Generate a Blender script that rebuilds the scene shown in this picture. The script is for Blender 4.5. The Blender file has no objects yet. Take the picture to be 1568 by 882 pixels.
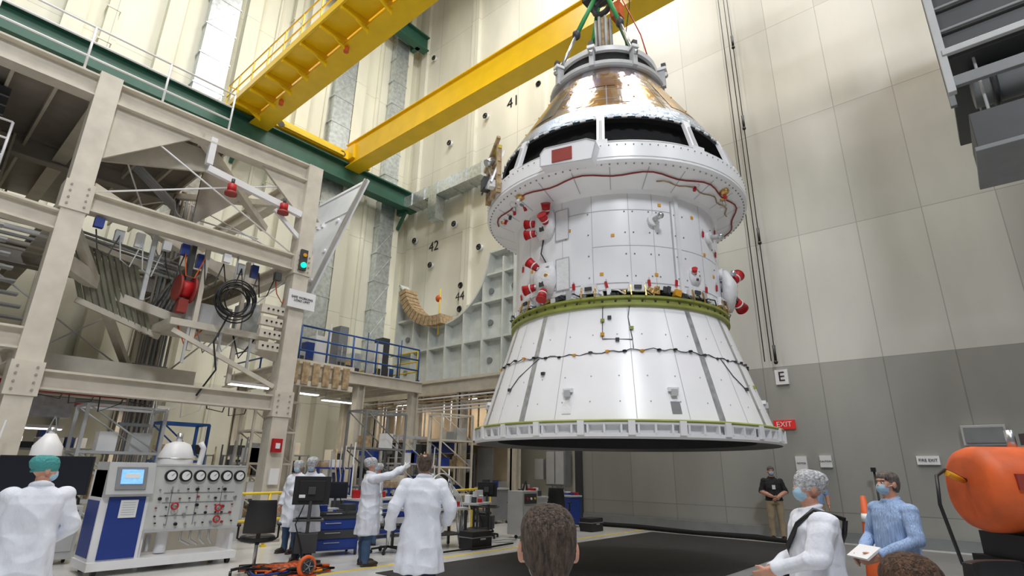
import bpy, math, random
from mathutils import Vector, Matrix, noise
from mathutils.bvhtree import BVHTree
random.seed(7)
R_=math.radians
# ------------------------------------------------------------------ materials
MATS={}
def mat(name,col,rough=.5,metal=0.0,var=.06,scale=3.0,bump=0.0,bscale=20.0,emit=0,spec=.5,stretch=None):
    if name in MATS: return MATS[name]
    m=bpy.data.materials.new(name); m.use_nodes=True
    nt=m.node_tree; n=nt.nodes; l=nt.links
    p=n['Principled BSDF']
    p.inputs['Roughness'].default_value=rough
    p.inputs['Metallic'].default_value=metal
    p.inputs['Specular IOR Level'].default_value=spec
    tc=n.new('ShaderNodeTexCoord')
    src=tc.outputs['Object']
    if stretch:
        mp=n.new('ShaderNodeMapping'); mp.inputs['Scale'].default_value=stretch
        l.new(src,mp.inputs['Vector']); src=mp.outputs['Vector']
    nz=n.new('ShaderNodeTexNoise'); nz.inputs['Scale'].default_value=scale; nz.inputs['Detail'].default_value=5
    l.new(src,nz.inputs['Vector'])
    cr=n.new('ShaderNodeValToRGB')
    c0=[max(0,c*(1-var*1.6)) for c in col]; c1=[min(1,c*(1+var)) for c in col]
    cr.color_ramp.elements[0].position=.3; cr.color_ramp.elements[1].position=.7
    cr.color_ramp.elements[0].color=(*c0,1); cr.color_ramp.elements[1].color=(*c1,1)
    l.new(nz.outputs['Fac'],cr.inputs['Fac']); l.new(cr.outputs['Color'],p.inputs['Base Color'])
    if bump>0:
        nb=n.new('ShaderNodeTexNoise'); nb.inputs['Scale'].default_value=bscale; nb.inputs['Detail'].default_value=4
        l.new(src,nb.inputs['Vector'])
        b=n.new('ShaderNodeBump'); b.inputs['Strength'].default_value=bump; b.inputs['Distance'].default_value=.03
        l.new(nb.outputs['Fac'],b.inputs['Height']); l.new(b.outputs['Normal'],p.inputs['Normal'])
    if emit:
        p.inputs['Emission Color'].default_value=(*col,1); p.inputs['Emission Strength'].default_value=emit
    MATS[name]=m; return m

def wallmat(name,c1,c2,low,bw,bh,zoff,yoff,axis='Y',rough=.55,mortar=.012,lowz=4.55):
    m=bpy.data.materials.new(name); m.use_nodes=True
    nt=m.node_tree; n=nt.nodes; l=nt.links; p=n['Principled BSDF']; p.inputs['Roughness'].default_value=rough
    g=n.new('ShaderNodeNewGeometry'); s=n.new('ShaderNodeSeparateXYZ'); l.new(g.outputs['Position'],s.inputs[0])
    c=n.new('ShaderNodeCombineXYZ')
    def addc(o,v):
        a=n.new('ShaderNodeMath'); a.operation='ADD'; a.inputs[1].default_value=v; l.new(o,a.inputs[0]); return a.outputs[0]
    l.new(addc(s.outputs[axis],yoff),c.inputs[0]); l.new(addc(s.outputs['Z'],zoff),c.inputs[1])
    b=n.new('ShaderNodeTexBrick'); b.offset=0; b.squash=1
    b.inputs['Scale'].default_value=1; b.inputs['Mortar Size'].default_value=mortar; b.inputs['Mortar Smooth'].default_value=.2
    b.inputs['Brick Width'].default_value=bw; b.inputs['Row Height'].default_value=bh; b.inputs['Bias'].default_value=0
    b.inputs['Color1'].default_value=(*c1,1); b.inputs['Color2'].default_value=(*c2,1)
    b.inputs['Mortar'].default_value=(*[x*.62 for x in c1],1)
    l.new(c.outputs[0],b.inputs['Vector'])
    nz=n.new('ShaderNodeTexNoise'); nz.inputs['Scale'].default_value=.5; nz.inputs['Detail'].default_value=6
    mp=n.new('ShaderNodeMapping'); mp.inputs['Scale'].default_value=(1,1,.35)
    l.new(g.outputs['Position'],mp.inputs[0]); l.new(mp.outputs[0],nz.inputs['Vector'])
    r=n.new('ShaderNodeMapRange'); r.inputs['From Min'].default_value=.3; r.inputs['From Max'].default_value=.7
    r.inputs['To Min'].default_value=.84; r.inputs['To Max'].default_value=1.08
    l.new(nz.outputs['Fac'],r.inputs['Value'])
    mx=n.new('ShaderNodeMix'); mx.data_type='RGBA'; mx.blend_type='MULTIPLY'; mx.inputs[0].default_value=1
    l.new(b.outputs['Color'],mx.inputs[6])
    l.new(r.outputs[0],mx.inputs[7])
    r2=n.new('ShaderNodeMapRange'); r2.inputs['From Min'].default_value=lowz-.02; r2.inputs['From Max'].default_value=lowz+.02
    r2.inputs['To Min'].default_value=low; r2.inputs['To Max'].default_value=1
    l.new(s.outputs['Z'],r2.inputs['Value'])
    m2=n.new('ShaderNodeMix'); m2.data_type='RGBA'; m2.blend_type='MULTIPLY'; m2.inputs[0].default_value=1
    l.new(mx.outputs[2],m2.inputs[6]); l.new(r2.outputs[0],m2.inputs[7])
    l.new(m2.outputs[2],p.inputs['Base Color'])
    rr=n.new('ShaderNodeMapRange'); rr.inputs['To Min'].default_value=rough-.18; rr.inputs['To Max'].default_value=rough+.1
    l.new(nz.outputs['Fac'],rr.inputs['Value']); l.new(rr.outputs[0],p.inputs['Roughness'])
    return m

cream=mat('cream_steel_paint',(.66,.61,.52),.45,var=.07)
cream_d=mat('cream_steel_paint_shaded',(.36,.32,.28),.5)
creamw=wallmat('cream_wall_panels',(.82,.81,.71),(.78,.77,.67),.9,3.0,4.2,0,.4,'Y')
creaml=wallmat('cream_wall_panels_side',(.86,.85,.72),(.81,.80,.67),.85,3.0,4.2,0,.4,'X')
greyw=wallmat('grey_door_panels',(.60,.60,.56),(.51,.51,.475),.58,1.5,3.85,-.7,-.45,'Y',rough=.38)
white=mat('white_paint',(.84,.84,.86),.38,var=.03)
whitep=mat('white_thermal_panel',(.90,.90,.93),.3,var=.02,scale=2)
whiteb=mat('white_blanket',(.82,.82,.84),.5,var=.05,bump=.5,bscale=12)
greyl=mat('light_grey',(.50,.51,.52),.45)
greym=mat('mid_grey',(.22,.23,.24),.5)
greyd=mat('dark_grey',(.05,.052,.057),.5)
black=mat('black_plastic',(.012,.012,.014),.42)
blackm=mat('black_matte',(.008,.008,.009),.9)
yellow=mat('crane_yellow',(.95,.62,.01),.32,var=.05,scale=1.5)
yellows=mat('safety_yellow',(.80,.58,.04),.45)
green=mat('rail_green',(.03,.12,.085),.45)
olive=mat('olive_primer',(.31,.34,.08),.45,var=.15)
galv=mat('galvanised_duct',(.60,.65,.68),.3,.7,var=.15,scale=6)
steel=mat('brushed_steel',(.6,.61,.62),.3,.9)
alum=mat('aluminium_sheet',(.86,.89,.95),.3,.25,var=.06,scale=1.2)
red=mat('red_cover',(.48,.008,.012),.5,var=.12)
redt=mat('terracotta_patch',(.30,.04,.03),.6)
bluec=mat('blue_cabinet',(.015,.045,.26),.4)
bluer=mat('blue_rail',(.02,.10,.34),.45)
orange=mat('orange_paint',(.70,.12,.025),.55,var=.15,scale=5)
tan=mat('tan_foam',(.46,.33,.19),.7,var=.25,scale=9)
gold=mat('gold_foil',(.75,.48,.18),.3,.9,var=.2,bump=.4)
amber=mat('amber_cap',(.72,.34,.02),.5)
matb=mat('black_floor_mat',(.022,.022,.024),.6,var=.15,scale=2)
seam=mat('seam_line',(.42,.43,.46),.6)
stripg=mat('silver_tape_strip',(.46,.47,.48),.3,.4,var=.2,scale=8)
lampm=mat('fluorescent_tube',(1,.97,.9),.5,emit=9,var=0)
screen=mat('lit_screen',(.2,.45,.9),.3,emit=2.2,var=.3,scale=30)
glow_g=mat('green_indicator',(.0,.9,.35),.5,emit=6,var=0)
exitr=mat('exit_red',(.70,.02,.02),.5,emit=.5,var=0)
coat=mat('lab_coat_cloth',(.74,.77,.86),.8,var=.07,scale=5,bump=.8,bscale=9,stretch=(1,1,.5))
net=mat('hair_net',(.58,.59,.62),.8,var=.35,scale=40,bump=.9,bscale=60)
teal=mat('teal_cap',(.06,.30,.30),.8,var=.2,bump=.8,bscale=40)
skin=mat('skin',(.58,.30,.21),.5,var=.09,scale=12)
hairb=mat('hair_brown_grey',(.095,.065,.05),.6,var=.5,scale=70,bump=1.0,bscale=110,stretch=(1,1,.3))
hairg=mat('hair_grey',(.17,.145,.13),.6,var=.4,scale=60,bump=.9,bscale=110,stretch=(1,1,.25))
hairr=mat('hair_auburn',(.11,.052,.028),.6,var=.5,scale=70,bump=1.0,bscale=110,stretch=(1,1,.3))
maskb=mat('face_mask_blue',(.38,.58,.74),.8)
glove=mat('white_glove',(.74,.75,.77),.6)
jeans=mat('denim',(.05,.10,.20),.8,bump=.5,bscale=9)
navy=mat('navy_trousers',(.015,.02,.045),.8,bump=.4,bscale=9)
khaki=mat('khaki_trousers',(.46,.36,.23),.8,bump=.5,bscale=9)
shirtb=mat('blue_striped_shirt',(.34,.48,.76),.8,var=.2,scale=30,bump=.7,bscale=8,stretch=(6,6,.3))
shirtk=mat('black_polo',(.015,.015,.018),.8,bump=.4,bscale=9)
shoe=mat('shoe_leather',(.03,.022,.018),.5)
foamt=mat('floor_case_black',(.02,.02,.022),.6)

def cone_mat():
    m=bpy.data.materials.new('metallic_backshell_tape'); m.use_nodes=True
    nt=m.node_tree;n=nt.nodes;l=nt.links;p=n['Principled BSDF']
    g=n.new('ShaderNodeNewGeometry')
    mp=n.new('ShaderNodeMapping'); mp.inputs['Scale'].default_value=(1.5,1.5,.22); l.new(g.outputs['Position'],mp.inputs[0])
    v=n.new('ShaderNodeTexVoronoi'); v.inputs['Scale'].default_value=2.4; v.distance='CHEBYCHEV'; l.new(mp.outputs[0],v.inputs['Vector'])
    s=n.new('ShaderNodeSeparateColor'); l.new(v.outputs['Color'],s.inputs[0])
    cr=n.new('ShaderNodeValToRGB'); e=cr.color_ramp.elements; cr.color_ramp.interpolation='CONSTANT'
    e[0].position=0; e[0].color=(.50,.43,.46,1); e[1].position=.86; e[1].color=(.60,.42,.20,1)
    for pos,c in ((.22,(.66,.65,.72,1)),(.45,(.40,.31,.26,1)),(.62,(.60,.56,.56,1))):
        q=e.new(pos); q.color=c
    l.new(s.outputs[0],cr.inputs[0]); l.new(cr.outputs[0],p.inputs['Base Color'])
    p.inputs['Metallic'].default_value=.95; p.inputs['Roughness'].default_value=.18
    nz=n.new('ShaderNodeTexNoise'); nz.inputs['Scale'].default_value=4; l.new(g.outputs['Position'],nz.inputs['Vector'])
    b=n.new('ShaderNodeBump'); b.inputs['Strength'].default_value=.4; b.inputs['Distance'].default_value=.04
    l.new(nz.outputs['Fac'],b.inputs['Height']); l.new(b.outputs['Normal'],p.inputs['Normal'])
    return m
backshell=cone_mat()
foil=mat('crinkled_silver_foil',(.46,.55,.68),.25,.9,var=.35,scale=14,bump=1.0,bscale=22)

# ------------------------------------------------------------------ mesh builder
class B:
    def __init__(s):
        s.V=[];s.F=[];s.MI=[];s.S=[];s.mats=[];s.M=Matrix.Identity(4)
    def mi(s,m):
        if m not in s.mats: s.mats.append(m)
        return s.mats.index(m)
    def add(s,vs,fs,m,smooth=False):
        o=len(s.V); i=s.mi(m)
        for v in vs: s.V.append(tuple(s.M@Vector(v)))
        for f in fs: s.F.append([o+k for k in f]); s.MI.append(i); s.S.append(smooth)
    def box(s,c,d,m,rz=0,rx=0,ry=0):
        T=Matrix.Translation(c)@Matrix.Rotation(R_(rz),4,'Z')@Matrix.Rotation(R_(ry),4,'Y')@Matrix.Rotation(R_(rx),4,'X')
        a,b,e=[k/2 for k in d]
        vs=[T@Vector(v) for v in ((-a,-b,-e),(a,-b,-e),(a,b,-e),(-a,b,-e),(-a,-b,e),(a,-b,e),(a,b,e),(-a,b,e))]
        s.add(vs,[(0,3,2,1),(4,5,6,7),(0,1,5,4),(1,2,6,5),(2,3,7,6),(3,0,4,7)],m)
    def b2(s,lo,hi,m):
        s.box([(lo[i]+hi[i])/2 for i in range(3)],[abs(hi[i]-lo[i]) for i in range(3)],m)
    def frame(s,p0,p1,up=(0,0,1)):
        p0=Vector(p0);p1=Vector(p1);t=(p1-p0).normalized();u=Vector(up)
        if abs(t.dot(u))>.98: u=Vector((0,1,0))
        x=t.cross(u).normalized();y=x.cross(t).normalized()
        return p0,p1,t,x,y
    def bar(s,p0,p1,w,h,m,up=(0,0,1),ox=0,oy=0):
        p0,p1,t,x,y=s.frame(p0,p1,up)
        vs=[]
        for p in (p0,p1):
            for sx,sy in ((-1,-1),(1,-1),(1,1),(-1,1)): vs.append(p+x*(ox+sx*w/2)+y*(oy+sy*h/2))
        s.add(vs,[(0,1,2,3),(7,6,5,4),(0,4,5,1),(1,5,6,2),(2,6,7,3),(3,7,4,0)],m)
    def ibeam(s,p0,p1,w,h,m,up=(0,0,1),t=.04):
        s.bar(p0,p1,w,t,m,up,0,h/2-t/2); s.bar(p0,p1,w,t,m,up,0,-h/2+t/2); s.bar(p0,p1,t,h-2*t,m,up)
    def sweep(s,pts,rad,m,n=10,smooth=True):
        pts=[Vector(p) for p in pts]
        if not isinstance(rad,(list,tuple)): rad=[rad]*len(pts)
        vs=[];fs=[];prev=None
        for i,p in enumerate(pts):
            a=pts[max(0,i-1)];b=pts[min(len(pts)-1,i+1)];t=(b-a).normalized()
            if prev is None:
                u=Vector((0,0,1)) if abs(t.z)<.9 else Vector((1,0,0))
                x=t.cross(u).normalized()
            else:
                x=(prev-t*prev.dot(t)).normalized()
            prev=x; y=t.cross(x)
            for k in range(n):
                an=2*math.pi*k/n; vs.append(p+(x*math.cos(an)+y*math.sin(an))*rad[i])
        for i in range(len(pts)-1):
            for k in range(n):
                k2=(k+1)%n; fs.append((i*n+k,i*n+k2,(i+1)*n+k2,(i+1)*n+k))
        s.add(vs,fs,m,smooth)
        c0=list(range(n))[::-1]; c1=[(len(pts)-1)*n+k for k in range(n)]
        o=len(s.V)-len(vs); i=s.mi(m)
        for f in (c0,c1): s.F.append([o+k for k in f]); s.MI.append(i); s.S.append(False)
    def cyl(s,p0,p1,r,m,r1=None,n=16): s.sweep([p0,p1],[r,r if r1 is None else r1],m,n)
    def ell(s,c,r,m,n=18,k=10,rz=0,rx=0,ry=0):
        if not isinstance(r,(list,tuple)): r=(r,r,r)
        T=Matrix.Translation(c)@Matrix.Rotation(R_(rz),4,'Z')@Matrix.Rotation(R_(ry),4,'Y')@Matrix.Rotation(R_(rx),4,'X')
        vs=[T@Vector((0,0,-r[2]))];fs=[]
        for j in range(1,k):
            t=-math.pi/2+math.pi*j/k
            for i in range(n):
                a=2*math.pi*i/n; vs.append(T@Vector((r[0]*math.cos(t)*math.cos(a),r[1]*math.cos(t)*math.sin(a),r[2]*math.sin(t))))
        vs.append(T@Vector((0,0,r[2])));top=len(vs)-1
        for i in range(n):
            i2=(i+1)%n; fs.append((0,1+i2,1+i)); b=1+(k-2)*n; fs.append((top,b+i,b+i2))
            for j in range(k-2):
                a=1+j*n; fs.append((a+i,a+i2,a+n+i2,a+n+i))
        s.add(vs,fs,m,True)
    def torus(s,c,R,r,m,axis='Z',n=32,k=8,a0=0,a1=360):
        pts=[]
        for i in range(n+1):
            a=R_(a0+(a1-a0)*i/n); u=R*math.cos(a);v=R*math.sin(a)
            d={'Z':(u,v,0),'X':(0,u,v),'Y':(u,0,v)}[axis]
            pts.append((c[0]+d[0],c[1]+d[1],c[2]+d[2]))
        s.sweep(pts,r,m,k)
    def lathe(s,c,prof,mats,n=96):
        for j in range(len(prof)-1):
            (r0,z0),(r1,z1)=prof[j],prof[j+1]
            m=mats[j] if isinstance(mats,list) else mats
            if m is None: continue
            vs=[];fs=[]
            for r,z in ((r0,z0),(r1,z1)):
                for i in range(n):
                    a=2*math.pi*i/n; vs.append((c[0]+r*math.cos(a),c[1]+r*math.sin(a),c[2]+z))
            for i in range(n):
                i2=(i+1)%n; fs.append((i,i2,n+i2,n+i))
            s.add(vs,fs,m,True)
    def loft(s,rings,m,n=28,fold=0,nf=9):
        vs=[];fs=[]
        z0=rings[0][2]; z1=rings[-1][2]
        for (cx,cy,z,rx,ry) in rings:
            f=fold*max(0,1-(z-z0)/(.55*(z1-z0)))
            for i in range(n):
                a=2*math.pi*i/n; q=1+f*math.sin(nf*a+z*5)+f*.6*math.sin(4*a+1)
                ca,sa=math.cos(a),math.sin(a)
                ex=.85
                vs.append((cx+rx*q*math.copysign(abs(ca)**ex,ca),cy+ry*q*math.copysign(abs(sa)**ex,sa),z))
        for j in range(len(rings)-1):
            for i in range(n):
                i2=(i+1)%n; fs.append((j*n+i,j*n+i2,(j+1)*n+i2,(j+1)*n+i))
        fs.append(tuple(range(n))[::-1]); fs.append(tuple((len(rings)-1)*n+i for i in range(n)))
        s.add(vs,fs,m,True)
    def prism(s,poly,o,u,v,w,depth,m):
        o=Vector(o);u=Vector(u);v=Vector(v);w=Vector(w);n=len(poly)
        vs=[o+u*a+v*b for a,b in poly]+[o+u*a+v*b+w*depth for a,b in poly]
        fs=[tuple(range(n)),tuple(range(2*n-1,n-1,-1))]+[(i,n+i,n+(i+1)%n,(i+1)%n) for i in range(n)]
        s.add(vs,fs,m)
    def mesh(s,name):
        me=bpy.data.meshes.new(name); me.from_pydata(s.V,[],s.F)
        for m in s.mats: me.materials.append(m)
        me.polygons.foreach_set('material_index',s.MI); me.polygons.foreach_set('use_smooth',s.S)
        me.update(); return me
    def obj(s,name,parent=None,bevel=0):
        me=s.mesh(name)
        o=bpy.data.objects.new(name,me); bpy.context.collection.objects.link(o)
        if parent: o.parent=parent
        if bevel:
            b=o.modifiers.new('bevel','BEVEL'); b.width=bevel; b.segments=2; b.limit_method='ANGLE'; b.angle_limit=R_(40)
        return o
def empty(name,loc=(0,0,0),rz=0):
    e=bpy.data.objects.new(name,None); e.location=loc; e.rotation_euler=(0,0,rz); e.empty_display_size=.2
    bpy.context.collection.objects.link(e); return e
def text(name,body,loc,side,size,m,parent=None):
    cu=bpy.data.curves.new(name,'FONT'); cu.body=body; cu.size=size; cu.extrude=.004; cu.align_x='CENTER'; cu.align_y='CENTER'
    cu.materials.append(m); o=bpy.data.objects.new(name,cu); bpy.context.collection.objects.link(o)
    cols={'X':((0,-1,0),(0,0,1),(-1,0,0)),'Y':((1,0,0),(0,0,1),(0,-1,0))}[side]
    M=Matrix([[cols[j][i] for j in range(3)] for i in range(3)]).to_4x4(); M.translation=Vector(loc)
    o.matrix_world=M
    if parent: o.parent=parent; o.matrix_parent_inverse=parent.matrix_world.inverted()
    return o

# ------------------------------------------------------------------ room shell
WX=17.0; WY=22.7; HZ=31
b=B(); b.b2((-14,-12,-.2),(WX+.3,WY+.3,0),mat('polished_floor',(.70,.70,.68),.18,var=.07,scale=.8)); b.obj('floor')
b=B(); b.b2((WX,-12,0),(WX+.3,11.5,HZ),greyw)
b.b2((WX-.12,11.35,0),(WX,11.6,7),greyd)
b.b2((WX-.06,-12,0),(WX,11.4,.25),greym)
b.obj('wall_right')
b=B(); b.b2((WX,11.5,0),(WX+.3,WY+.3,HZ),creamw)
for y in (13.2,17.6,21.9):
    b.b2((WX-.18,y-.25,5),(WX,y+.25,HZ),creamw)
b.obj('wall_back')
b=B(); b.b2((-14,WY,0),(WX+.3,WY+.3,HZ),creaml)
for i in range(11):
    x=-13+i*2.9
    b.b2((x-.3,WY-.45,0),(x+.3,WY,HZ),creaml)
    b.b2((x+1.2,WY-.12,0),(x+1.35,WY,HZ),creaml)
b.obj('wall_left')
b=B(); b.b2((-14,-12,HZ),(WX+.3,WY+.3,HZ+.3),cream)
for i in range(8):
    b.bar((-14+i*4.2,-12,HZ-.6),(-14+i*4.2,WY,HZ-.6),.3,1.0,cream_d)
b.obj('ceiling')
b=B(); b.b2((6.0,3.9,0),(15.4,8.0,.012),matb); b.obj('rubber_floor_mat')
b=B(); b.b2((3.0,8.45,0),(16.2,8.53,.004),yellows); b.obj('trim_1')
b=B(); b.b2((9.2,8.1,0),(16.3,8.16,.004),greyl); b.b2((4.5,-4,0),(16.5,3.6,.005),mat('grey_floor_paint',(.27,.27,.27),.35,var=.1,scale=1)); b.obj('trim_2')

b=B()
for y,z in ((16.6,18.5),(13.2,18.7),(18.5,13.1),(16.7,11.4),(20.1,11.3),(17.8,9.75),(17.8,8.6),(21.5,13.0),(19.2,18.0),(21.0,24.5),(15.0,13.6)):
    b.torus((WX-.2,y,z),.12,.035,black,'X',20,6); b.cyl((WX-.22,y,z),(WX-.19,y,z),.05,black,n=10)
    b.cyl((WX-.18,y,z),(WX,y,z),.13,white,n=16)
b.obj('wall_target_markers')
text('bay_number_sign','41',(WX-.02,14.9,18.6),'X',.8,black)
text('bay_number_sign','42',(WX-.02,20.1,12.35),'X',.75,black)
text('bay_number_sign','44',(WX-.2,17.8,9.2),'X',.6,black)

def vduct(x,y,w,d,z0,z1,m=galv,name='air_duct'):
    b=B(); z=z0
    while z<z1:
        h=min(1.5,z1-z); b.b2((x-w/2,y-d/2,z),(x+w/2,y+d/2,z+h-.05),m); b.b2((x-w/2-.05,y-d/2-.02,z+h-.06),(x+w/2+.05,y+d/2+.02,z+h),m)
        if m is galv: b.bar((x-w/2,y-d/2-.01,z+.1),(x+w/2,y-d/2-.01,z+h-.15),.02,.03,m)
        z+=h
    return b.obj(name)
vduct(6.1,22.42,1.15,.42,9,HZ-1.2); vduct(12.2,22.42,1.05,.42,6,HZ-1.2); vduct(15.5,22.42,.85,.42,6,HZ-1.2)
vduct(2.5,22.5,.35,.26,9,HZ-1.2,creaml,'wall_cable_trunking'); vduct(9.3,22.5,.3,.26,9,HZ-1.2,creaml,'wall_cable_trunking')
b=B()
for i in range(6):
    y=21.9-i*1.0; z=14.9
    b.b2((16.0,y-.96,z-.32),(16.75,y,z+.32),galv); b.b2((15.95,y-1.0,z-.36),(16.8,y-.95,z+.36),galv)
b.b2((16.0,19.0,13.3),(16.6,19.6,14.6),galv)
b.obj('horizontal_air_duct')

# ------------------------------------------------------------------ overhead crane
b=B()
RY=21.6
b.ibeam((-8,RY,15.05),(16.7,RY,15.05),.55,1.0,green,t=.07)
b.bar((-8,RY,15.6),(16.7,RY,15.6),.1,.1,steel)
for i in range(9):
    x=-7+i*2.9; b.b2((x-.12,RY,14.4),(x+.12,WY-.46,15.2),green); b.bar((x,RY,14.5),(x,WY-.46,13.6),.14,.14,green)
b.obj('crane_runway_rail')
b=B(); b.ibeam((2,RY,25.6),(16.7,RY,25.6),.5,1.0,green,t=.07)
for i in range(5): b.b2((2+i*3.5,RY,25.1),(2.25+i*3.5,WY-.46,25.7),green)
b.obj('upper_runway_rail')
b=B()
def girder(b,x,w,z0,z1):
    b.b2((x-w/2,-9,z0+.05),(x+w/2,RY+.1,z1-.05),yellow)
    b.b2((x-w/2-.1,-9,z0),(x+w/2+.1,RY+.1,z0+.05),yellow); b.b2((x-w/2-.1,-9,z1-.05),(x+w/2+.1,RY+.1,z1),yellow)
    b.b2((x-.05,-9,z1),(x+.05,RY,z1+.08),steel)
girder(b,12.75,.62,15.35,16.65); girder(b,8.1,.62,15.35,16.65)
for x in (12.75,8.1):
    b.b2((x-.45,RY-.7,15.66),(x+.45,RY+.35,16.4),yellow)
b.b2((6.9,RY-.28,15.68),(13.6,RY+.28,16.1),yellow)
for x in (7.4,8.9,12.0,13.3): b.cyl((x,RY-.3,15.85),(x,RY-.26,15.85),.16,greyd)
b.bar((9,RY-.4,15.75),(12,RY-.4,15.75),.12,.15,yellows)
b.b2((6.75,-9,15.62),(7.75,RY,15.68),yellow); b.b2((6.7,-9,15.5),(6.78,RY,15.8),yellow)
y=-8
while y<RY:
    b.b2((6.75,y-.04,15.38),(7.8,y+.04,15.62),yellow)
    b.prism([(0,0),(1.0,0),(1.0,-.5)],(6.8,y-.03,15.62),(1,0,0),(0,0,1),(0,1,0),.06,yellow)
    b.bar((6.74,y,15.7),(6.74,y,16.75),.05,.05,yellows)
    y+=1.25
for z in (16.2,16.75): b.cyl((6.74,-9,z),(6.74,RY+.2,z),.028,yellows,n=8)
b.cyl((6.74,RY+.2,16.75),(7.7,RY+.2,16.75),.028,yellows,n=8); b.cyl((6.74,RY+.2,15.7),(6.74,RY+.2,16.75),.028,yellows,n=8)
for y in (19,14.5,10): b.cyl((7.8,y,15.3),(7.8,y,15.1),.09,orange,n=12)
b.b2((7.8,4.2,16.75),(13.0,6.8,17.1),yellow); b.cyl((8.6,5.5,17.5),(11.2,5.5,17.5),.42,greyd); b.b2((11.4,4.8,17.1),(12.4,6.2,18),yellow)
b.obj('overhead_bridge_crane',bevel=.01)

# ------------------------------------------------------------------ spacecraft
CX,CY=9.54,5.47
C=Vector((-.867,-.497,0)); Rr=Vector((.497,-.867,0))
def dirp(phi):
    a=R_(phi); return C*math.cos(a)+Rr*math.sin(a)
def P(phi,r,z): return Vector((CX,CY,0))+dirp(phi)*r+Vector((0,0,z))
def fr(phi,r,z):
    o=dirp(phi); right=Vector((-o.y,o.x,0))
    if right.dot(C*(-math.sin(R_(phi)))+Rr*math.cos(R_(phi)))<0: right=-right
    M=Matrix.Identity(4)
    inn=-o
    for i in range(3): M[i][0]=right[i]; M[i][1]=inn[i]; M[i][2]=(0,0,1)[i]; M[i][3]=P(phi,r,z)[i]
    return M
def patch(b,p0,p1,z0,z1,rf,off,m,n=None,sh=0):
    n=n or max(2,int(abs(p1-p0)/3)); vs=[];fs=[]
    for j in range(2):
        z=z0+(z1-z0)*j
        for i in range(n+1):
            vs.append(P(p0+(p1-p0)*i/n+sh*j,rf(z)+off,z))
    for i in range(n): fs.append((i,i+1,n+2+i,n+1+i))
    b.add(vs,fs,m,True)
I4=Matrix.Identity(4)
b=B(); c0=(CX,CY,0)
RC=lambda z: 2.66+(2.07-2.66)*(z-2.3)/(4.2-2.3)
RS=lambda z:2.04
b.lathe(c0,[(2.35,2.1),(2.75,2.05),(2.78,2.08),(2.78,2.13),(2.70,2.14),(2.70,2.24),(2.78,2.25),(2.78,2.30),(2.66,2.31),(2.07,4.2)],[greyd,white,white,white,white,white,white,olive,whitep])
b.lathe(c0,[(0,2.3),(2.35,2.3),(2.35,2.1)],[greyd,greyd])
for i in range(72):
    b.M=fr(i*5,2.74,2.19); b.box((0,0,0),(.03,.09,.13),white); b.M=I4
for i in range(24):
    b.M=fr(i*15+3,2.79,2.2); b.box((0,0,0),(.1,.05,.2),white); b.M=I4
b.lathe(c0,[(2.785,2.28),(2.80,2.30),(2.785,2.32),(2.66,2.325)],olive)
b.lathe(c0,[(2.07,4.2),(2.13,4.22),(2.13,4.26),(2.09,4.27),(2.09,4.33),(2.13,4.34),(2.13,4.38),(1.93,4.39),(1.93,4.5),(2.02,4.5),(2.04,4.52),(2.04,6.38)],
        [olive,olive,olive,olive,olive,olive,olive,greyd,greyd,white,whitep])
for i in range(60): b.ell(P(i*6,2.10,4.30),.02,greyd,6,4)
for i in range(110):
    ph=i*3.27+random.uniform(-1,1); m=random.choice([white,steel,black,gold,greyl,amber,whiteb,greyd])
    b.M=fr(ph,2.0+random.uniform(0,.07),4.44); b.box((0,0,random.uniform(-.03,.08)),(random.uniform(.05,.16),.1,random.uniform(.05,.2)),m,ry=random.uniform(-20,20)); b.M=I4
for ph in (-12,10,40,-50,64,120,170,220):
    b.M=fr(ph,2.08,4.5); b.prism([(-.17,0),(.17,0),(.13,.16),(-.13,.16)],(0,-.05,-.05),(1,0,0),(0,0,1),(0,1,0),.06,whiteb); b.box((0,-.07,.02),(.12,.03,.06),greyd)
    for x in (-.12,.12): b.bar((x,-.06,.05),(x,-.1,-.14),.02,.02,gold)
    b.M=I4
for i in range(36):
    ph=i*10+random.uniform(-2,2); b.sweep([P(ph,2.05,4.5),P(ph+2,2.16,4.46),P(ph+5,2.12,4.4)],.012,random.choice([black,steel,white]),6)
b.lathe(c0,[(2.04,6.30),(2.10,6.36),(2.56,6.55),(2.64,6.58),(2.68,6.62),(2.68,6.95),(2.62,6.97),(2.45,6.97)],[whitep,whitep,whitep,whitep,whitep,white,white])
for i in range(24):
    ph=i*15
    vs=[P(ph-.15,2.11,6.350),P(ph+.15,2.11,6.350),P(ph+.15,2.56,6.541),P(ph-.15,2.56,6.541)]
    b.add(vs,[(0,1,2,3)],seam)
    for k in range(5):
        q=P(ph+k*3,2.62,6.565); b.ell(q,.016,greym,6,4)
        b.ell(P(ph+k*3,2.685,6.9),.012,greym,6,4)
patch(b,-80,80,6.66,6.675,lambda z:2.68,.004,seam,40)
pts=[P(-75+i*4,2.44+.05*math.sin(i*.9),6.475+.012*math.sin(i*.9)) for i in range(46)]
b.sweep(pts,.014,redt,6)
pts=[P(20+i*3,2.30+.04*math.sin(i*1.3),6.42) for i in range(20)]; b.sweep(pts,.012,tan,6)
b.lathe(c0,[(2.45,6.97),(2.32,7.05),(2.12,7.72),(2.32,7.74)],[blackm,blackm,blackm])
b.lathe(c0,[(2.62,6.96),(2.64,7.0),(2.60,7.04),(2.5,7.0)],greyl)
b.lathe(c0,[(2.33,7.66),(2.38,7.68),(2.37,7.74),(2.3,7.86)],[greyd,foil,foil])
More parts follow.
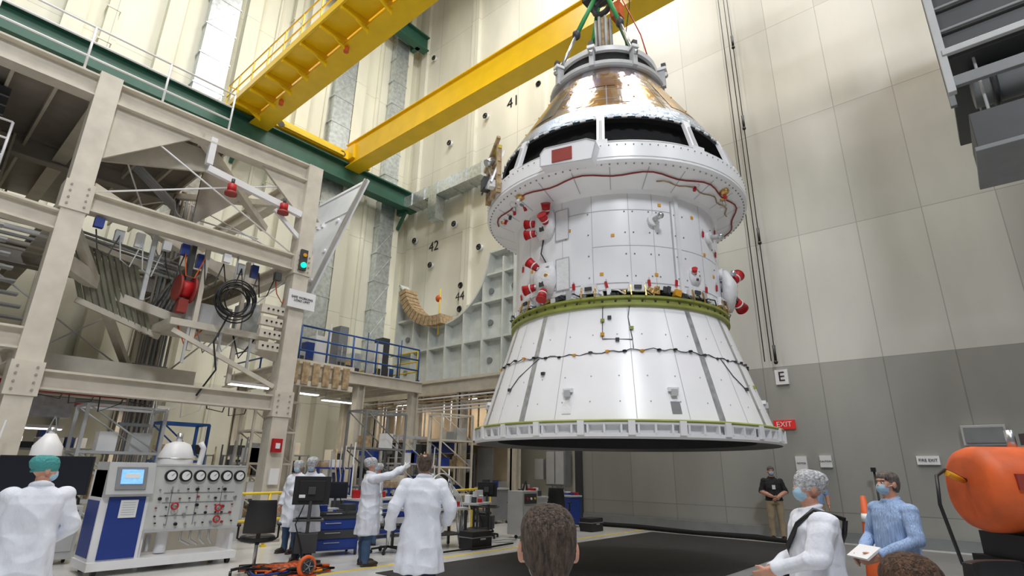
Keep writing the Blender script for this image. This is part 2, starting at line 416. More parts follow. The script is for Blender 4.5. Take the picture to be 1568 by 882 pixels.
for ph in (-84,-43,-3,36,62,95,140,180,225,268):
    b.bar(P(ph,2.58,6.95),P(ph,2.36,7.72),.14,.07,whitep,up=dirp(ph))
    b.bar(P(ph,2.60,6.97),P(ph,2.42,7.55),.05,.1,greyl,up=dirp(ph))
    b.M=fr(ph,2.6,7.0); b.box((0,0,0),(.24,.1,.1),white); b.M=I4
for ph in (45,-30,110,160,215): b.bar(P(ph,2.55,6.98),P(ph+5,2.3,7.3),.06,.04,greyl,up=dirp(ph))
for i in range(60):
    b.bar(P(i*6,2.39,7.67),P(i*6+2.5,2.39,7.67),.03,.04,whiteb)
RB=lambda z:2.30+(1.20-2.30)*(z-7.86)/(9.72-7.86)
b.lathe(c0,[(2.3,7.86),(RB(8.1),8.1)],foil)
b.lathe(c0,[(RB(8.1),8.1),(RB(9.0),9.0),(1.22,9.72),(1.12,9.76)],[backshell,backshell,foil])
for ph in range(-90,270,15):
    patch(b,ph-.2,ph+.2,8.1,9.7,RB,.006,greym,1)
for z in (8.35,8.75,9.15,9.45): patch(b,0,360,z,z+.012,RB,.006,greym,90)
patch(b,-17,-13,8.2,9.6,RB,.01,gold,3); patch(b,36,58,8.25,9.4,RB,.008,mat('bronze_tape',(.62,.40,.16),.2,.95,var=.25),8)
patch(b,-12,6,8.9,9.3,RB,.008,mat('purple_silver_tape',(.50,.42,.54),.18,.95,var=.2),6); patch(b,-50,-30,8.25,8.9,RB,.008,mat('silver_tape_sheet',(.70,.70,.74),.16,.95,var=.1),8); patch(b,8,22,8.2,8.7,RB,.008,MATS['silver_tape_sheet'],6)
for ph in (-60,-25,15,50):
    for z in (8.4,8.9,9.3): b.ell(P(ph,RB(z)+.005,z),.025,amber,8,4)
b.lathe(c0,[(1.12,9.72),(1.28,9.74),(1.31,9.78),(1.31,9.86),(1.26,9.88),(1.14,9.9),(1.10,10.22),(1.16,10.24),(1.18,10.34),(1.05,10.36),(0,10.3)],
        [greyl,greyl,greyl,greyl,blackm,blackm,white,white,greyl,greyd])
for ph in (-52,-12,28,75,120,165,210,255):
    b.M=fr(ph,1.28,9.95); b.box((0,0,0),(.1,.16,.42),greyl); b.cyl((-.04,-.08,.1),(.04,-.08,.1),.06,steel,n=10); b.box((0,-.02,.25),(.16,.2,.07),white); b.box((0,-.06,.34),(.1,.1,.12),greyd); b.M=I4
for ph in (-68,-50,-26,-10,8,20,34,50,66,100,150,200,250): patch(b,ph-.1,ph+.1,4.55,6.3,RS,.006,seam,1)
patch(b,-60,70,4.62,4.635,RS,.006,seam,30); patch(b,-25,30,5.98,5.99,RS,.006,seam,20); patch(b,-10,66,5.3,5.308,RS,.006,seam,20)
for z in (4.75,5.15,5.55,5.95):
    for ph in (-24,-12,6,10,18,22,32,37,62): b.ell(P(ph,2.045,z),.014,greym,6,4)
for (ph,z) in ((0,5.5),(-22,5.7),(20,4.78),(52,5.35),(-48,5.15),(24,6.1),(44,6.0),(-6,4.8),(60,5.0)):
    b.M=fr(ph,2.045,z); b.box((0,0,0),(.06,.02,.05),amber); b.M=I4
# small red remove-before-flight tags and fittings
for (ph,z) in ((-56,6.05),(-58,5.3),(-20,4.62),(-4,4.6),(16,4.62),(30,4.66),(50,4.66),(62,4.8),(66,5.5),(52,5.75),(-60,4.75),(70,6.0)):
    b.M=fr(ph,2.06,z); b.box((0,0,0),(.045,.02,.11),red,ry=random.uniform(-25,25)); b.cyl((0,0,.05),(0,0,.1),.008,steel,n=6); b.M=I4
b.bar(P(33,2.06,4.5),P(33,2.06,6.3),.07,.05,white,up=dirp(33)); b.bar(P(30,2.05,4.6),P(30,2.05,6.2),.02,.03,greyl,up=dirp(30))
for ph,z in ((20,5.78),(57,5.72),(74,5.2),(78,5.0)):
    b.cyl(P(ph,2.03,z),P(ph,2.12,z),.11,whiteb,n=14); b.cyl(P(ph,2.1,z),P(ph+1,2.26,z),.045,greyl,n=10); b.ell(P(ph+1,2.28,z),.06,steel,10,6)
def pod(ph,z,r=2.04,s=1,pos=None):
    b.M=fr(ph,r,z)@Matrix.Scale(s,4)
    b.loft([(0,-.02,-.28,.16,.05),(0,-.05,-.1,.24,.10),(0,-.06,.1,.24,.10),(0,-.02,.28,.17,.05)],whiteb,20)
    for x,zz,dx,dz in pos or []:
        a=Vector((x,-.10,zz)); d=Vector((dx,-.35,dz)).normalized()
        b.cyl(a,a+d*.06,.035,steel,n=12); b.cyl(a+d*.04,a+d*.23,.06,red,r1=.088,n=16); b.cyl(a+d*.23,a+d*.245,.092,red,n=16)
        b.cyl(a+d*.10,a+d*.12,.078,white,n=16)
    b.ell((.1,-.1,.02),(.08,.06,.07),gold,10,6); b.box((.0,-.12,-.12),(.1,.06,.08),greyd); b.box((.12,-.1,.15),(.07,.05,.06),steel)
    b.M=I4
pod(-36,5.95,2.05,1.0,[(-.15,.05,-.9,.1),(-.15,-.14,-.9,-.05),(.08,.13,.3,.6),(.1,-.05,.1,.2)])
pod(-36,4.88,2.05,1.05,[(-.1,.18,-.6,.6),(-.15,-.12,-.9,-.2),(.02,-.2,.1,-.8)])
pod(76,4.86,2.12,1.3,[(.05,.16,.7,.6),(.02,-.12,.8,-.4)]); pod(42,4.85,2.03,.55,[(-.05,.05,-.4,.3)])
pod(150,4.86,2.05,1,[(-.1,.18,-.6,.6)]); pod(210,5.6,2.05,1,[(-.1,.18,-.6,.6)])
b.sweep([P(-38,2.06,5.7),P(-39,2.09,5.4),P(-36,2.07,5.2),P(-37,2.06,5.05)],.014,black,6)
patch(b,-30,-22,5.55,6.15,RS,.02,whiteb,4); patch(b,-30,-22,4.6,5.2,RS,.02,whiteb,4)
for z0 in (5.55,4.6):
    for q in ((-30,-29.6,z0,z0+.6),(-22.4,-22,z0,z0+.6),(-30,-22,z0,z0+.012),(-30,-22,z0+.59,z0+.6)): patch(b,*q,RS,.024,seam,3)
b.M=fr(-14,2.72,6.74)
b.prism([(-.5,-.14),(.42,-.2),(.5,.12),(.34,.2),(-.42,.2),(-.5,.1)],(0,-.16,0),(1,0,0),(0,0,1),(0,1,0),.3,whitep)
for p_,q_ in (((-.5,-.14),(.42,-.2)),((.42,-.2),(.5,.12)),((.5,.12),(.34,.2)),((.34,.2),(-.42,.2)),((-.42,.2),(-.5,.1)),((-.5,.1),(-.5,-.14))):
    b.bar((p_[0],-.165,p_[1]),(q_[0],-.165,q_[1]),.012,.012,greyl)
b.box((-.1,-.17,.0),(.36,.02,.24),redt); b.M=I4
b.M=fr(-58,2.72,7.2)
for x in (-.3,0,.3):
    b.bar((x,0,-.5),(x,0,.55),.06,.1,tan); b.bar((x,-.15,-.3),(x,.1,.45),.04,.04,steel)
for z in (-.4,-.1,.2,.5): b.bar((-.35,0,z),(.35,0,z),.07,.06,yellows if z>.3 else tan)
b.bar((-.3,0,-.4),(.3,0,.42),.04,.05,steel); b.bar((.3,-.03,-.4),(-.3,-.03,.42),.04,.05,steel)
b.box((-.1,-.12,-.15),(.22,.16,.25),greyd); b.cyl((.1,-.2,.2),(.1,-.05,.3),.08,steel,n=12); b.box((.2,-.1,-.3),(.15,.12,.15),whiteb)
b.bar((-.4,-.05,.3),(.42,-.05,.66),.07,.07,tan)
b.M=I4
for ph in (-70,-66,-60,-54,-50,-47,-43,40,55,60,66):
    z=6.50; q=P(ph,2.36+random.uniform(-.1,.15),z)
    b.ell(q,(.09,.09,.07),random.choice([whiteb,steel,gold,greym]),10,6); b.cyl(q,q+Vector((random.uniform(-.1,.1),0,-.14)),.03,random.choice([steel,red,white,greyd]),n=8)
for ph in (-62,-36,34,58,100,150,200,250):
    patch(b,ph-1.3,ph+1.3,2.34,4.18,RC,.006,stripg,2)
for ph in (-50,-22,5,22,46,80): patch(b,ph-.1,ph+.1,2.34,4.18,RC,.006,seam,1)
for ph in (-18,18,75,-75):
    patch(b,ph-1.6,ph+1.6,2.42,2.6,RC,.012,greym if ph==18 else whiteb,2)
    b.M=fr(ph,RC(2.78),2.78); b.box((0,-.02,0),(.16,.08,.06),white); b.box((0,-.06,-.05),(.09,.06,.1),greyl); b.M=I4
pts=[P(-70+i*2.2,RC(3.4)+.015,3.4+.018*math.sin(i*1.7)+.03*math.sin(i*.2)) for i in range(70)]
b.sweep(pts,.008,greyd,6)
for i in range(0,70,3): b.box(pts[i],(.05,.05,.03),random.choice([black,black,amber,greyd]))
def cab(lst): b.sweep([P(ph,RC(z)+.014,z) for ph,z in lst],.007,greyd,6)
cab([(-6,4.2),(-6,3.9),(-6,3.62),(6,3.6),(6,3.45)]); cab([(6,4.2),(5,4.0),(6,3.6)]); cab([(44,3.38),(48,3.1),(54,2.9)]); cab([(-34,3.38),(-44,3.1),(-48,2.9)])
for ph,z in ((-6,3.95),(-6,3.7),(0,3.6),(6,3.8),(54,2.9),(-48,2.9),(-30,3.1),(66,3.0),(-3,4.0)):
    b.M=fr(ph,RC(z)+.02,z); b.box((0,0,0),(.06,.05,.05),random.choice([amber,greyd,olive])); b.M=I4
for z in (2.6,3.0,3.7):
    for ph in range(-80,81,10): b.ell(P(ph,RC(z)+.004,z),.012,greyl,6,4)
b.obj('spacecraft')

b=B(); top=Vector((CX,CY,12.75))
for ph in (-52,28,120,210):
    a=P(ph,1.25,10.2)
    mid=a.lerp(top+dirp(ph)*.25,.45)
    b.sweep([a,mid],.04,steel,8); b.sweep([mid,top+dirp(ph)*.22],.055,mat('green_sling',(.02,.28,.08),.6),8)
    b.ell(mid,(.1,.1,.14),greyd,10,6)
b.cyl((CX,CY,10.9),(CX,CY,12.1),.16,tan,n=12)
for k in range(8):
    a=k*math.pi/4; b.cyl((CX+.19*math.cos(a),CY+.19*math.sin(a),10.9),(CX+.19*math.cos(a),CY+.19*math.sin(a),12.1),.035,greyl,n=6)
b.box((CX,CY,10.85),(.5,.5,.1),steel)
b.torus((CX,CY,12.6),.24,.07,greyd,'X',20,8,-150,120)
b.box((CX,CY,13.2),(.45,.9,.75),greyd); b.cyl((CX-.28,CY,13.2),(CX+.28,CY,13.2),.36,yellow,n=20)
for dx in (-.15,.15):
    for dy in (-.32,.32): b.cyl((CX+dx,CY+dy,13.2),(CX+dx,CY+dy,16.74),.02,steel,n=6)
ch=P(80,.35,12.3); b.box(ch,(.25,.25,.4),orange)
b.sweep([ch,P(80,.5,12.9),P(85,.7,13.2),P(95,.65,12.5),P(95,.5,11.5),P(80,.6,10.4)],.012,black,6)
b.sweep([P(60,.5,12.6),P(70,.9,11.3),P(60,1.1,10.4)],.014,red,6)
b.obj('crane_hook_and_slings')

# ------------------------------------------------------------------ wall accessories on right
b=B()
for dy in (0,.12,.3): b.cyl((16.75,4.5+dy,4.7),(16.75,4.5+dy,HZ-1.2),.015,black,n=6)
for z in (4.9,8.6,12.7,16.0): b.cyl((16.75,4.5,z-.25),(16.75,4.5,z+.25),.04,black,n=8); b.ell((16.75,4.5,z-.25),.06,black,8,6)
b.obj('hanging_tag_lines')
def sign(name,y,z,w,h,m1,body,m2,size,x=WX-.06):
    b=B(); b.b2((x-.02,y-w/2,z-h/2),(WX,y+w/2,z+h/2),m1); o=b.obj(name)
    if body: text('lettering',body,(x-.03,y,z),'X',size,m2,o)
    return o
sign('exit_sign',4.55,2.93,.55,.24,exitr,'EXIT',white,.2)
sign('bay_letter_sign',4.45,4.25,.34,.42,white,'E',black,.38)
sign('fire_exit_sign',1.45,1.98,.45,.2,white,'FIRE EXIT',black,.09)
sign('wall_notice',4.25,1.9,.28,.36,white,'NOTICE',black,.06)
sign('wall_notice',3.65,1.95,.28,.3,white,'CAUTION',black,.06)
b=B(); b.b2((16.75,-.1,2.3),(16.97,.7,2.75),greyl); b.b2((16.7,-.05,2.35),(16.76,.65,2.7),greym); b.obj('wall_junction_box',bevel=.01)
b=B(); b.b2((16.5,11.75,1.1),(16.85,12.6,2.3),greym); b.b2((16.46,11.8,1.15),(16.5,12.15,2.25),greyl); b.b2((16.46,12.2,1.15),(16.5,12.55,2.25),greyl)
b.b2((16.55,12.75,1.3),(16.85,13.15,2.0),greyl); b.b2((16.5,11.75,2.5),(16.85,12.3,3.1),greym)
for k in range(4): b.cyl((16.75,11.9+.2*k,2.3),(16.75,11.9+.2*k,4.3),.035,greyl,n=8)
for k in range(4): b.cyl((16.75,11.9+.2*k,0),(16.75,11.9+.2*k,1.1),.035,greyl,n=8)
b.obj('electrical_cabinet',bevel=.01)
b=B()
for j in range(3):
    b.sweep([(16.4-j*.2,12.5,.05),(15.9-j*.15,11,.05),(16.3-j*.2,9,.05),(15.9-j*.1,7,.05),(16.2-j*.2,5.4,.05),(15.6,4.4,.05),(14.5+j*.3,4.0-j*.3,.05)],.045,blackm,8)
b.obj('floor_cable_run')
b=B(); b.cyl((16.6,2.55,0),(16.6,2.55,.04),.16,greym); b.cyl((16.6,2.55,.03),(16.6,2.55,1.75),.025,greyd,n=8); b.box((16.55,2.55,1.75),(.1,.1,.1),black); b.obj('stanchion_post')
b=B()
b.b2((11.0,-4.5,8.6),(14.5,-.55,8.75),greyd); b.b2((11.05,-4.5,8.75),(11.1,-.55,12.4),greyd)
b.b2((11.1,-4.5,9.3),(14.0,-.6,13.2),greyd)
b.bar((10.95,-.5,7.9),(10.95,-.5,HZ-1.1),.14,.12,greyl); b.bar((11.6,-.5,8),(11.6,-.5,HZ-1.1),.1,.1,greym)
for k in range(6): b.bar((10.98,-4.5,9.2+k*.5),(10.98,-.5,9.2+k*.5),.06,.05,greym)
b.bar((10.95,-.5,8.1),(10.95,-4.5,8.1),.1,.2,greym); b.bar((10.9,-.5,8.7),(10.9,-4.5,8.7),.1,.12,greyl)
b.cyl((11.8,-.8,8.3),(11.8,-4.3,8.3),.33,greym,n=24); b.torus((11.8,-1.1,8.3),.35,.05,greyd,'Y'); b.torus((11.8,-2.1,8.3),.35,.05,greyd,'Y')
b.b2((11.0,-3.2,6.75),(12.6,-.62,7.45),greyd); b.b2((10.96,-3.2,6.72),(12.65,-.58,6.8),greym)
for x in (11.2,12.4):
    for y in (-.9,-2.9): b.cyl((x,y,7.4),(x,y,8.65),.025,greyl,n=8)
b.sweep([(11.0,-1.6,6.8),(10.8,-1.7,6.3),(10.9,-1.5,5.6)],.03,black,8)
b.obj('overhead_ventilation_unit',bevel=.02)

# ------------------------------------------------------------------ steel work platform on left
YF=13.0; XA=1.73; XB=6.5
def hcol(b,x,y,z0,z1,w=.38,m=cream):
    b.b2((x-w/2,y-w/2,z0),(x-w/2+.05,y+w/2,z1),m); b.b2((x+w/2-.05,y-w/2,z0),(x+w/2,y+w/2,z1),m); b.b2((x-w/2,y-.04,z0),(x+w/2,y+.04,z1),m)
    b.b2((x-w/2-.1,y-w/2-.1,0),(x+w/2+.1,y+w/2+.1,.05),m)
b=B()
for (x,y) in ((XA,YF),(XB,YF)):
    b.b2((x-.2,y-.2,0),(x+.2,y+.2,9.4),cream); b.b2((x-.32,y-.32,0),(x+.32,y+.32,.06),cream_d)
    for z in (3.0,6.55):
        b.b2((x-.24,y-.23,z-.3),(x+.24,y+.23,z+.3),cream)
        for dz in (-.2,-.07,.07,.2):
            for dx in (-.14,.14): b.cyl((x+dx,y-.25,z+dz),(x+dx,y-.22,z+dz),.022,cream_d,n=6)
for (x,y) in ((-3,YF),(-3,17),(0.6,17),(4.7,17),(-3,21),(1,21),(5.5,21)):
    hcol(b,x,y,0,9.2,.42)
b.ibeam((XA,YF,3.02),(XB,YF,3.02),.3,.36,cream)
b.ibeam((XA-.1,YF,6.56),(XB,YF,6.56),.3,.42,cream)
b.ibeam((-9,YF,9.0),(XA,YF,9.06),.35,.5,cream); b.ibeam((XA,YF,9.06),(XB+.2,YF,9.15),.35,.5,cream)
b.ibeam((-9,YF,6.56),(XA,YF,6.0),.3,.4,cream)
b.ibeam((-9,YF,3.7),(XA,YF,3.7),.3,.4,cream)
for x in (-3,XA,XB):
    b.ibeam((x,YF,9.1),(x,21,9.1),.3,.5,cream); b.ibeam((x,YF,6.5),(x,21,6.5),.3,.42,cream)
    if x<6: b.ibeam((x,YF,3.6),(x,21,3.6),.3,.4,cream)
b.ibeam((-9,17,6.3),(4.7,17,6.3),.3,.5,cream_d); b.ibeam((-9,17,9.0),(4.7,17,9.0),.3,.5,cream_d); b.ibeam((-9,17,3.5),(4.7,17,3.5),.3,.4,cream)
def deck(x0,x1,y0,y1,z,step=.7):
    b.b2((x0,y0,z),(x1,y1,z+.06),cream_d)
    x=x0+.2
    while x<x1: b.b2((x-.03,y0,z-.22),(x+.03,y1,z),cream); x+=step
    b.b2((x0,y0-.05,z-.25),(x1,y0,z+.12),cream); b.b2((x1-.05,y0,z-.25),(x1,y1,z+.12),cream)
deck(-9,4.4,13.3,21,9.25); deck(-9,.6,13.6,21.5,6.75,.5); deck(-9,5.4,15.5,22,3.75,.6)
deck(4.4,XB,15.2,21,6.7,.5)
for x in (-1.2,.0): b.bar((x,13.6,6.4),(x+1.6,17,3.8),.08,.3,cream)
for k in range(12): b.box((.2+k*.13,13.8+k*.27,6.2-k*.2),(1.2,.25,.04),greyl)
b.prism([(0,0),(1.6,0),(0,-1.3)],(XA+.2,YF-.04,8.85),(1,0,0),(0,0,1),(0,1,0),.08,cream)
b.prism([(0,0),(-1.2,0),(0,-1.0)],(XB-.2,YF-.04,8.9),(1,0,0),(0,0,1),(0,1,0),.08,cream)
b.prism([(0,0),(2.4,0),(2.2,-.5),(0,-1.2)],(XA+.3,YF+.6,9.0),(1,0,0),(0,0,1),(0,1,0),.08,cream)
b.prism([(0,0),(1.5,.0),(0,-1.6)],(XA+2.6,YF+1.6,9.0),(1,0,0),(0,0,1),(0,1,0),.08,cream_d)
for a_,c_ in (((XA,YF,8.9),(XB,YF,6.7)),((XA,YF,6.7),(XB,YF,8.9)),((XA,YF,9.0),(4.7,17,6.5)),((4.7,17,9),(XB,YF,6.6)),((XB,YF,6.4),(4.7,17,3.4)),((XA,YF+.2,6.3),(4.6,17,9)),((XA,17,3.6),(4.7,17,6.2)),((4.7,17,3.6),(.6,17,6.2))):
    b.cyl(a_,c_,.02,white,n=6)
b.bar((XA,YF,6.2),(XA+2.6,16.9,3.8),.16,.16,cream); b.bar((XB-.2,YF+.3,8.3),(XB-2.2,17,9.0),.16,.16,cream)
b.bar((XB-2.9,YF,9),(XB-.2,YF+2,8.1),.18,.18,cream)
b.bar((XA+.2,YF+.1,6.9),(XB-.3,YF+1.8,6.1),.2,.26,cream); b.bar((XA+.2,YF+.5,5.4),(4.6,16.8,5.2),.2,.3,cream); b.bar((2.6,14.6,5.3),(XB-.1,YF+.1,4.1),.14,.2,cream)
b.bar((3.3,YF+.3,6.4),(3.3,YF+.3,4.9),.08,.08,greyl); b.bar((4.4,YF+.3,6.4),(4.4,YF+.3,4.0),.1,.1,cream); b.bar((5.4,YF+.4,6.4),(5.4,YF+.4,3.4),.09,.09,cream)
for k in range(7): b.cyl((4.38+k*.11,16.72,0),(4.38+k*.11,16.72,9),.035,greym if k%2 else cream_d,n=8)
for z in (1,2.5,4,5.5,7,8.2): b.b2((4.3,16.68,z),(5.1,16.8,z+.08),greym)
for k in range(6): b.sweep([(4.4+k*.1,16.7,5.6),(4.4+k*.1,16.0,5.9+k*.06),(4.2,14.6,5.9+k*.08),(2.0,14.2,5.95+k*.08)],.03,greym if k%2 else greyl,8)
for k in range(5): b.sweep([(4.4+k*.1,16.7,7.6),(4.4+k*.1,16.3,8.0),(4.0,15.2+.1*k,8.1),(3.0,15+.1*k,8.7)],.03,greyl,8)
for k in range(5): b.cyl((-9,14.5+k*.5,6.3),(4,14.5+k*.5,6.3),.04+.02*(k%2),random.choice([white,greyl,cream]),n=8)
for k in range(9): b.cyl((-9,15.7+k*.6,3.3-.05*(k%3)),(5,15.7+k*.6,3.3-.05*(k%3)),.04+.04*(k%2),random.choice([white,greyl,cream,red,galv,greym]),n=8)
b.b2((-9,18.2,2.7),(3.6,19.0,3.2),galv)
# drip loops, junction boxes and small fittings on the frame
for k in range(10):
    x=2.2+k*.42; b.box((x,YF-.02+.2*(k%3),6.2-.1*(k%2)),(.16,.12,.2+.06*(k%3)),random.choice([greyl,white,greym,bluec,greyd]))
    b.sweep([(x,YF+.1,6.1),(x+.1,YF+.1,5.7-.1*(k%3)),(x+.3,YF+.15,5.6-.1*(k%4)),(x+.42,YF+.1,6.1)],.014,random.choice([black,greyd,orange,greyl]),6)
for k in range(8): b.sweep([(2.0+k*.5,YF+.4,3.2),(2.05+k*.5,YF+.4,2.8-.12*(k%3)),(2.4+k*.5,YF+.4,2.75),(2.5+k*.5,YF+.4,3.2)],.014,random.choice([black,white,greyd]),6)
b.obj('steel_work_platform')
def rail(name,p0,p1,h=1.05,m=greyl,rows=3,step=1.4,r=.024):
    b=B(); p0=Vector(p0);p1=Vector(p1);L=(p1-p0).length;n=max(1,round(L/step))
    for i in range(n+1):
        q=p0.lerp(p1,i/n); b.cyl(q,q+Vector((0,0,h)),r,m,n=8); b.box(q+Vector((0,0,.02)),(.1,.1,.04),m)
    for j in range(rows):
        z=h*(j+1)/rows; b.cyl(p0+Vector((0,0,z)),p1+Vector((0,0,z)),r,m,n=8)
    return b.obj(name)
rail('platform_guardrail',(-9,YF,9.3),(4.2,YF,9.36),1.1,white)
rail('platform_guardrail',(-9,13.5,6.81),(.55,13.5,6.81),1.1,white)
rail('platform_guardrail',(4.5,15.3,6.76),(6.3,15.3,6.76),1.1,white)
rail('yellow_safety_rail',(9.6,11.0,0),(13.4,12.4,0),1.05,yellows,2,1.2,.03)
rail('yellow_safety_rail',(5.0,11.9,0),(7.3,12.3,0),1.05,yellows,2,1.2,.03)
b=B(); b.b2((-7,14.3,6.82),(.4,17.2,9.0),greyd)
for k in range(26): b.b2((-6.9+k*.28,14.24,6.9),(-6.88+k*.28,14.3,8.95),greym)
for k in range(9): b.b2((-7,14.23,7.0+k*.22),(.4,14.27,7.02+k*.22),greym)
b.b2((-3.8,14.15,7.2),(-2.6,14.24,8.4),greyl); b.b2((-1.6,14.15,7.0),(-.9,14.24,8.0),greyl); b.b2((-.5,14.1,7.1),(.1,14.24,7.7),bluec)
b.obj('wire_mesh_equipment_cage')
b=B(); b.b2((-8,14.4,3.82),(-.6,16.4,6.0),greyd)
for k in range(14): b.b2((-7.9+k*.53,14.34,3.9),(-7.86+k*.53,14.4,5.95),greyl if k%3==0 else greym)
for k in range(4): b.cyl((-8,14.2,4.2+k*.45),(-.5,14.2,4.2+k*.45),.05,random.choice([greyl,white,greym]),n=8)
b.obj('wire_mesh_equipment_cage')
b=B()
T=Matrix(((0,.27,.963,7.55),(1,0,0,14.0),(0,.963,-.27,7.55),(0,0,0,1)))
b.M=T
b.prism([(-.5,-2.9),(.15,-2.9),(1.6,1.7),(1.3,2.25),(-1.2,2.25)],(0,0,-.06),(1,0,0),(0,1,0),(0,0,1),.1,alum)
for y in (-1.2,-.2,.9): b.cyl((-.5,y,-.12),(-.5,y,-.05),.07,white,n=12)
for y,x0,x1 in ((-2.6,-.5,.25),(1.1,-.98,1.4),(2.1,-1.1,1.3)): b.box(((x0+x1)/2,y,-.08),(x1-x0,.03,.03),white)
b.bar((.18,-2.9,-.09),(1.6,1.7,-.09),.08,.1,steel); b.bar((-.52,-2.9,-.09),(-1.2,2.2,-.09),.06,.1,steel)
for x in (.35,.6):
    for y in (-.9,.1,1.0): b.box((x,y,-.09),(.1,.16,.06),white)
b.M=I4
b.bar((7.3,13.9,8.4),(XB,YF+.1,8.5),.12,.12,cream); b.bar((7.1,13.9,6.5),(XB,YF+.1,6.56),.12,.12,cream)
b.obj('hinged_access_panel')
b=B(); b.bar((3.9,YF-.1,8.2),(6.3,YF-.1,7.9),.12,.16,white); b.bar((3.9,YF-.1,8.3),(3.9,YF-.1,9),.14,.14,white)
for x in (4.45,5.75): b.cyl((x,YF-.25,7.95),(x,YF-.25,7.75),.1,red,n=12); b.cyl((x,YF-.25,7.75),(x,YF-.25,7.68),.14,redt,n=14); b.cyl((x,YF-.25,8.1),(x,YF-.25,7.95),.04,greyd,n=10)
b.bar((5.6,YF-.1,7.8),(6.4,YF-.1,7.2),.08,.1,white)
b.obj('swing_arm_with_warning_lamps')
b=B()
for k in range(10):
    b.torus((5.0+.07*math.sin(k*2),12.95-.04*k,5.2+.05*math.cos(k*3)),.38+.06*math.sin(k*1.7),.016,black,'Y',28,6)
b.sweep([(4.95,12.9,4.85),(4.75,12.9,4.2),(4.9,12.9,3.6),(4.6,12.9,3.0)],.02,black,6); b.cyl((5.0,13.05,5.6),(5.0,13.05,6.4),.02,greyl,n=6)
b.obj('coiled_black_hose')
b=B(); b.cyl((3.95,13.3,5.35),(4.2,13.3,5.35),.2,red,n=20); b.cyl((3.9,13.3,5.35),(3.95,13.3,5.35),.3,redt,n=20); b.cyl((4.2,13.3,5.35),(4.25,13.3,5.35),.3,redt,n=20); b.bar((4.08,13.3,5.5),(4.08,13.3,6.4),.1,.2,greyd); b.box((4.08,13.3,4.95),(.2,.2,.3),redt); b.obj('hose_reel')
b=B(); b.b2((XB-.14,YF-.32,6.35),(XB+.04,YF-.24,6.9),greyd); b.cyl((XB-.05,YF-.36,6.48),(XB-.05,YF-.32,6.48),.07,glow_g,n=12); b.cyl((XB-.05,YF-.36,6.75),(XB-.05,YF-.32,6.75),.05,amber,n=12); b.obj('traffic_signal_light')
b=B(); b.b2((XB-.3,YF-.3,5.35),(XB+.42,YF-.27,5.8),white); o=b.obj('load_capacity_sign'); text('lettering','SAFE WORKING\nLOAD LIMIT',(XB+.06,YF-.31,5.58),'Y',.08,black,o)
b=B(); b.b2((XB-.16,YF-.34,1.9),(XB+.06,YF-.24,2.2),red); b.b2((XB-.1,YF-.36,1.98),(XB,YF-.34,2.1),white); b.b2((XB-.12,YF-.3,1.2),(XB+.1,YF-.24,1.55),white); b.obj('fire_alarm_call_point')
b=B()
for k in range(4): b.b2((XB-.8-.02*k,YF-.2,4.2+.3*k),(XB-.3,YF-.05,4.4+.3*k),cream)
for k in range(16): b.cyl((XB-.7+.12*(k%4),YF-.22,4.3+.3*(k//4)),(XB-.7+.12*(k%4),YF-.19,4.3+.3*(k//4)),.025,black,n=6)
b.b2((XB-2.6,YF+.2,4.5),(XB-.4,YF+1.6,4.65),cream); b.b2((XB-2.2,YF+.6,4.65),(XB-1.2,YF+1.4,5.2),greyl); b.b2((XB-1.0,YF+.4,4.65),(XB-.6,YF+1.0,5.4),galv)
for k in range(4): b.sweep([(XB-2.4+k*.4,YF+.3,4.5),(XB-2.2+k*.4,YF+.3,4.1-.1*(k%2)),(XB-1.9+k*.4,YF+.3,4.5)],.02,[orange,greym,white,black][k],6)
b.bar((XB-2.5,YF+.3,4.4),(XB-.2,YF,3.4),.08,.1,cream)
for k in range(3): b.bar((XB-2.2+k*.7,YF+.25,4.5),(XB-2.2+k*.7,YF+.25,3.7),.05,.05,greyl)
b.obj('cantilever_work_shelf')
b=B()
for k in range(11): b.bar((1.95+k*.13,14.2,6.2-.03*k),(2.5+k*.14,14.4,4.9-.05*k),.06,.08,mat('olive_grey',(.26,.26,.20),.5))
b.bar((1.9,14.2,6.2),(3.5,14.2,5.9),.1,.12,cream); b.bar((2.4,14.4,4.9),(4.1,14.4,4.4),.1,.12,cream)
b.obj('slatted_guard_panel')

def scaffold(x,y,w,d,h,m,lv=3,rz=0):
    b=B(); b.M=Matrix.Translation((x,y,0))@Matrix.Rotation(R_(rz),4,'Z')
    for sx in (-1,1):
        for sy in (-1,1): b.bar((sx*w/2,sy*d/2,0),(sx*w/2,sy*d/2,h),.06,.06,m)
    for j in range(1,lv+1):
        z=h*j/lv
        for sy in (-1,1): b.bar((-w/2,sy*d/2,z),(w/2,sy*d/2,z),.05,.05,m); b.cyl((-w/2,sy*d/2,z),(w/2,sy*d/2,z-h/lv),.018,m,n=6)
        for sx in (-1,1): b.bar((sx*w/2,-d/2,z),(sx*w/2,d/2,z),.05,.05,m)
        if j<lv: b.b2((-w/2,-d/2,z),(w/2,d/2,z+.03),m)
        for k in range(2):
            xx=random.uniform(-w/2+.2,w/2-.2); hh=random.uniform(.2,.5)
            if j<lv: b.box((xx,0,z+.03+hh/2),(random.uniform(.2,.4),.3,hh),random.choice([white,greyl,bluec,tan,greyd,steel]))
    b.obj('scaffold_frame')
scaffold(3.6,13.9,1.4,.8,2.7,greyl); scaffold(7.4,15.2,1.2,.8,3.3,cream,4); scaffold(10.4,14.4,1.6,.8,3.2,greym,3,6); scaffold(-1,12.6,1.2,.7,2.4,greyl); scaffold(13.0,13.9,1.2,.8,3.3,cream,4,-12); scaffold(5.0,14.6,1,.7,2.5,bluer,3); scaffold(12.3,15.3,1.4,.8,2.6,greyl,3)

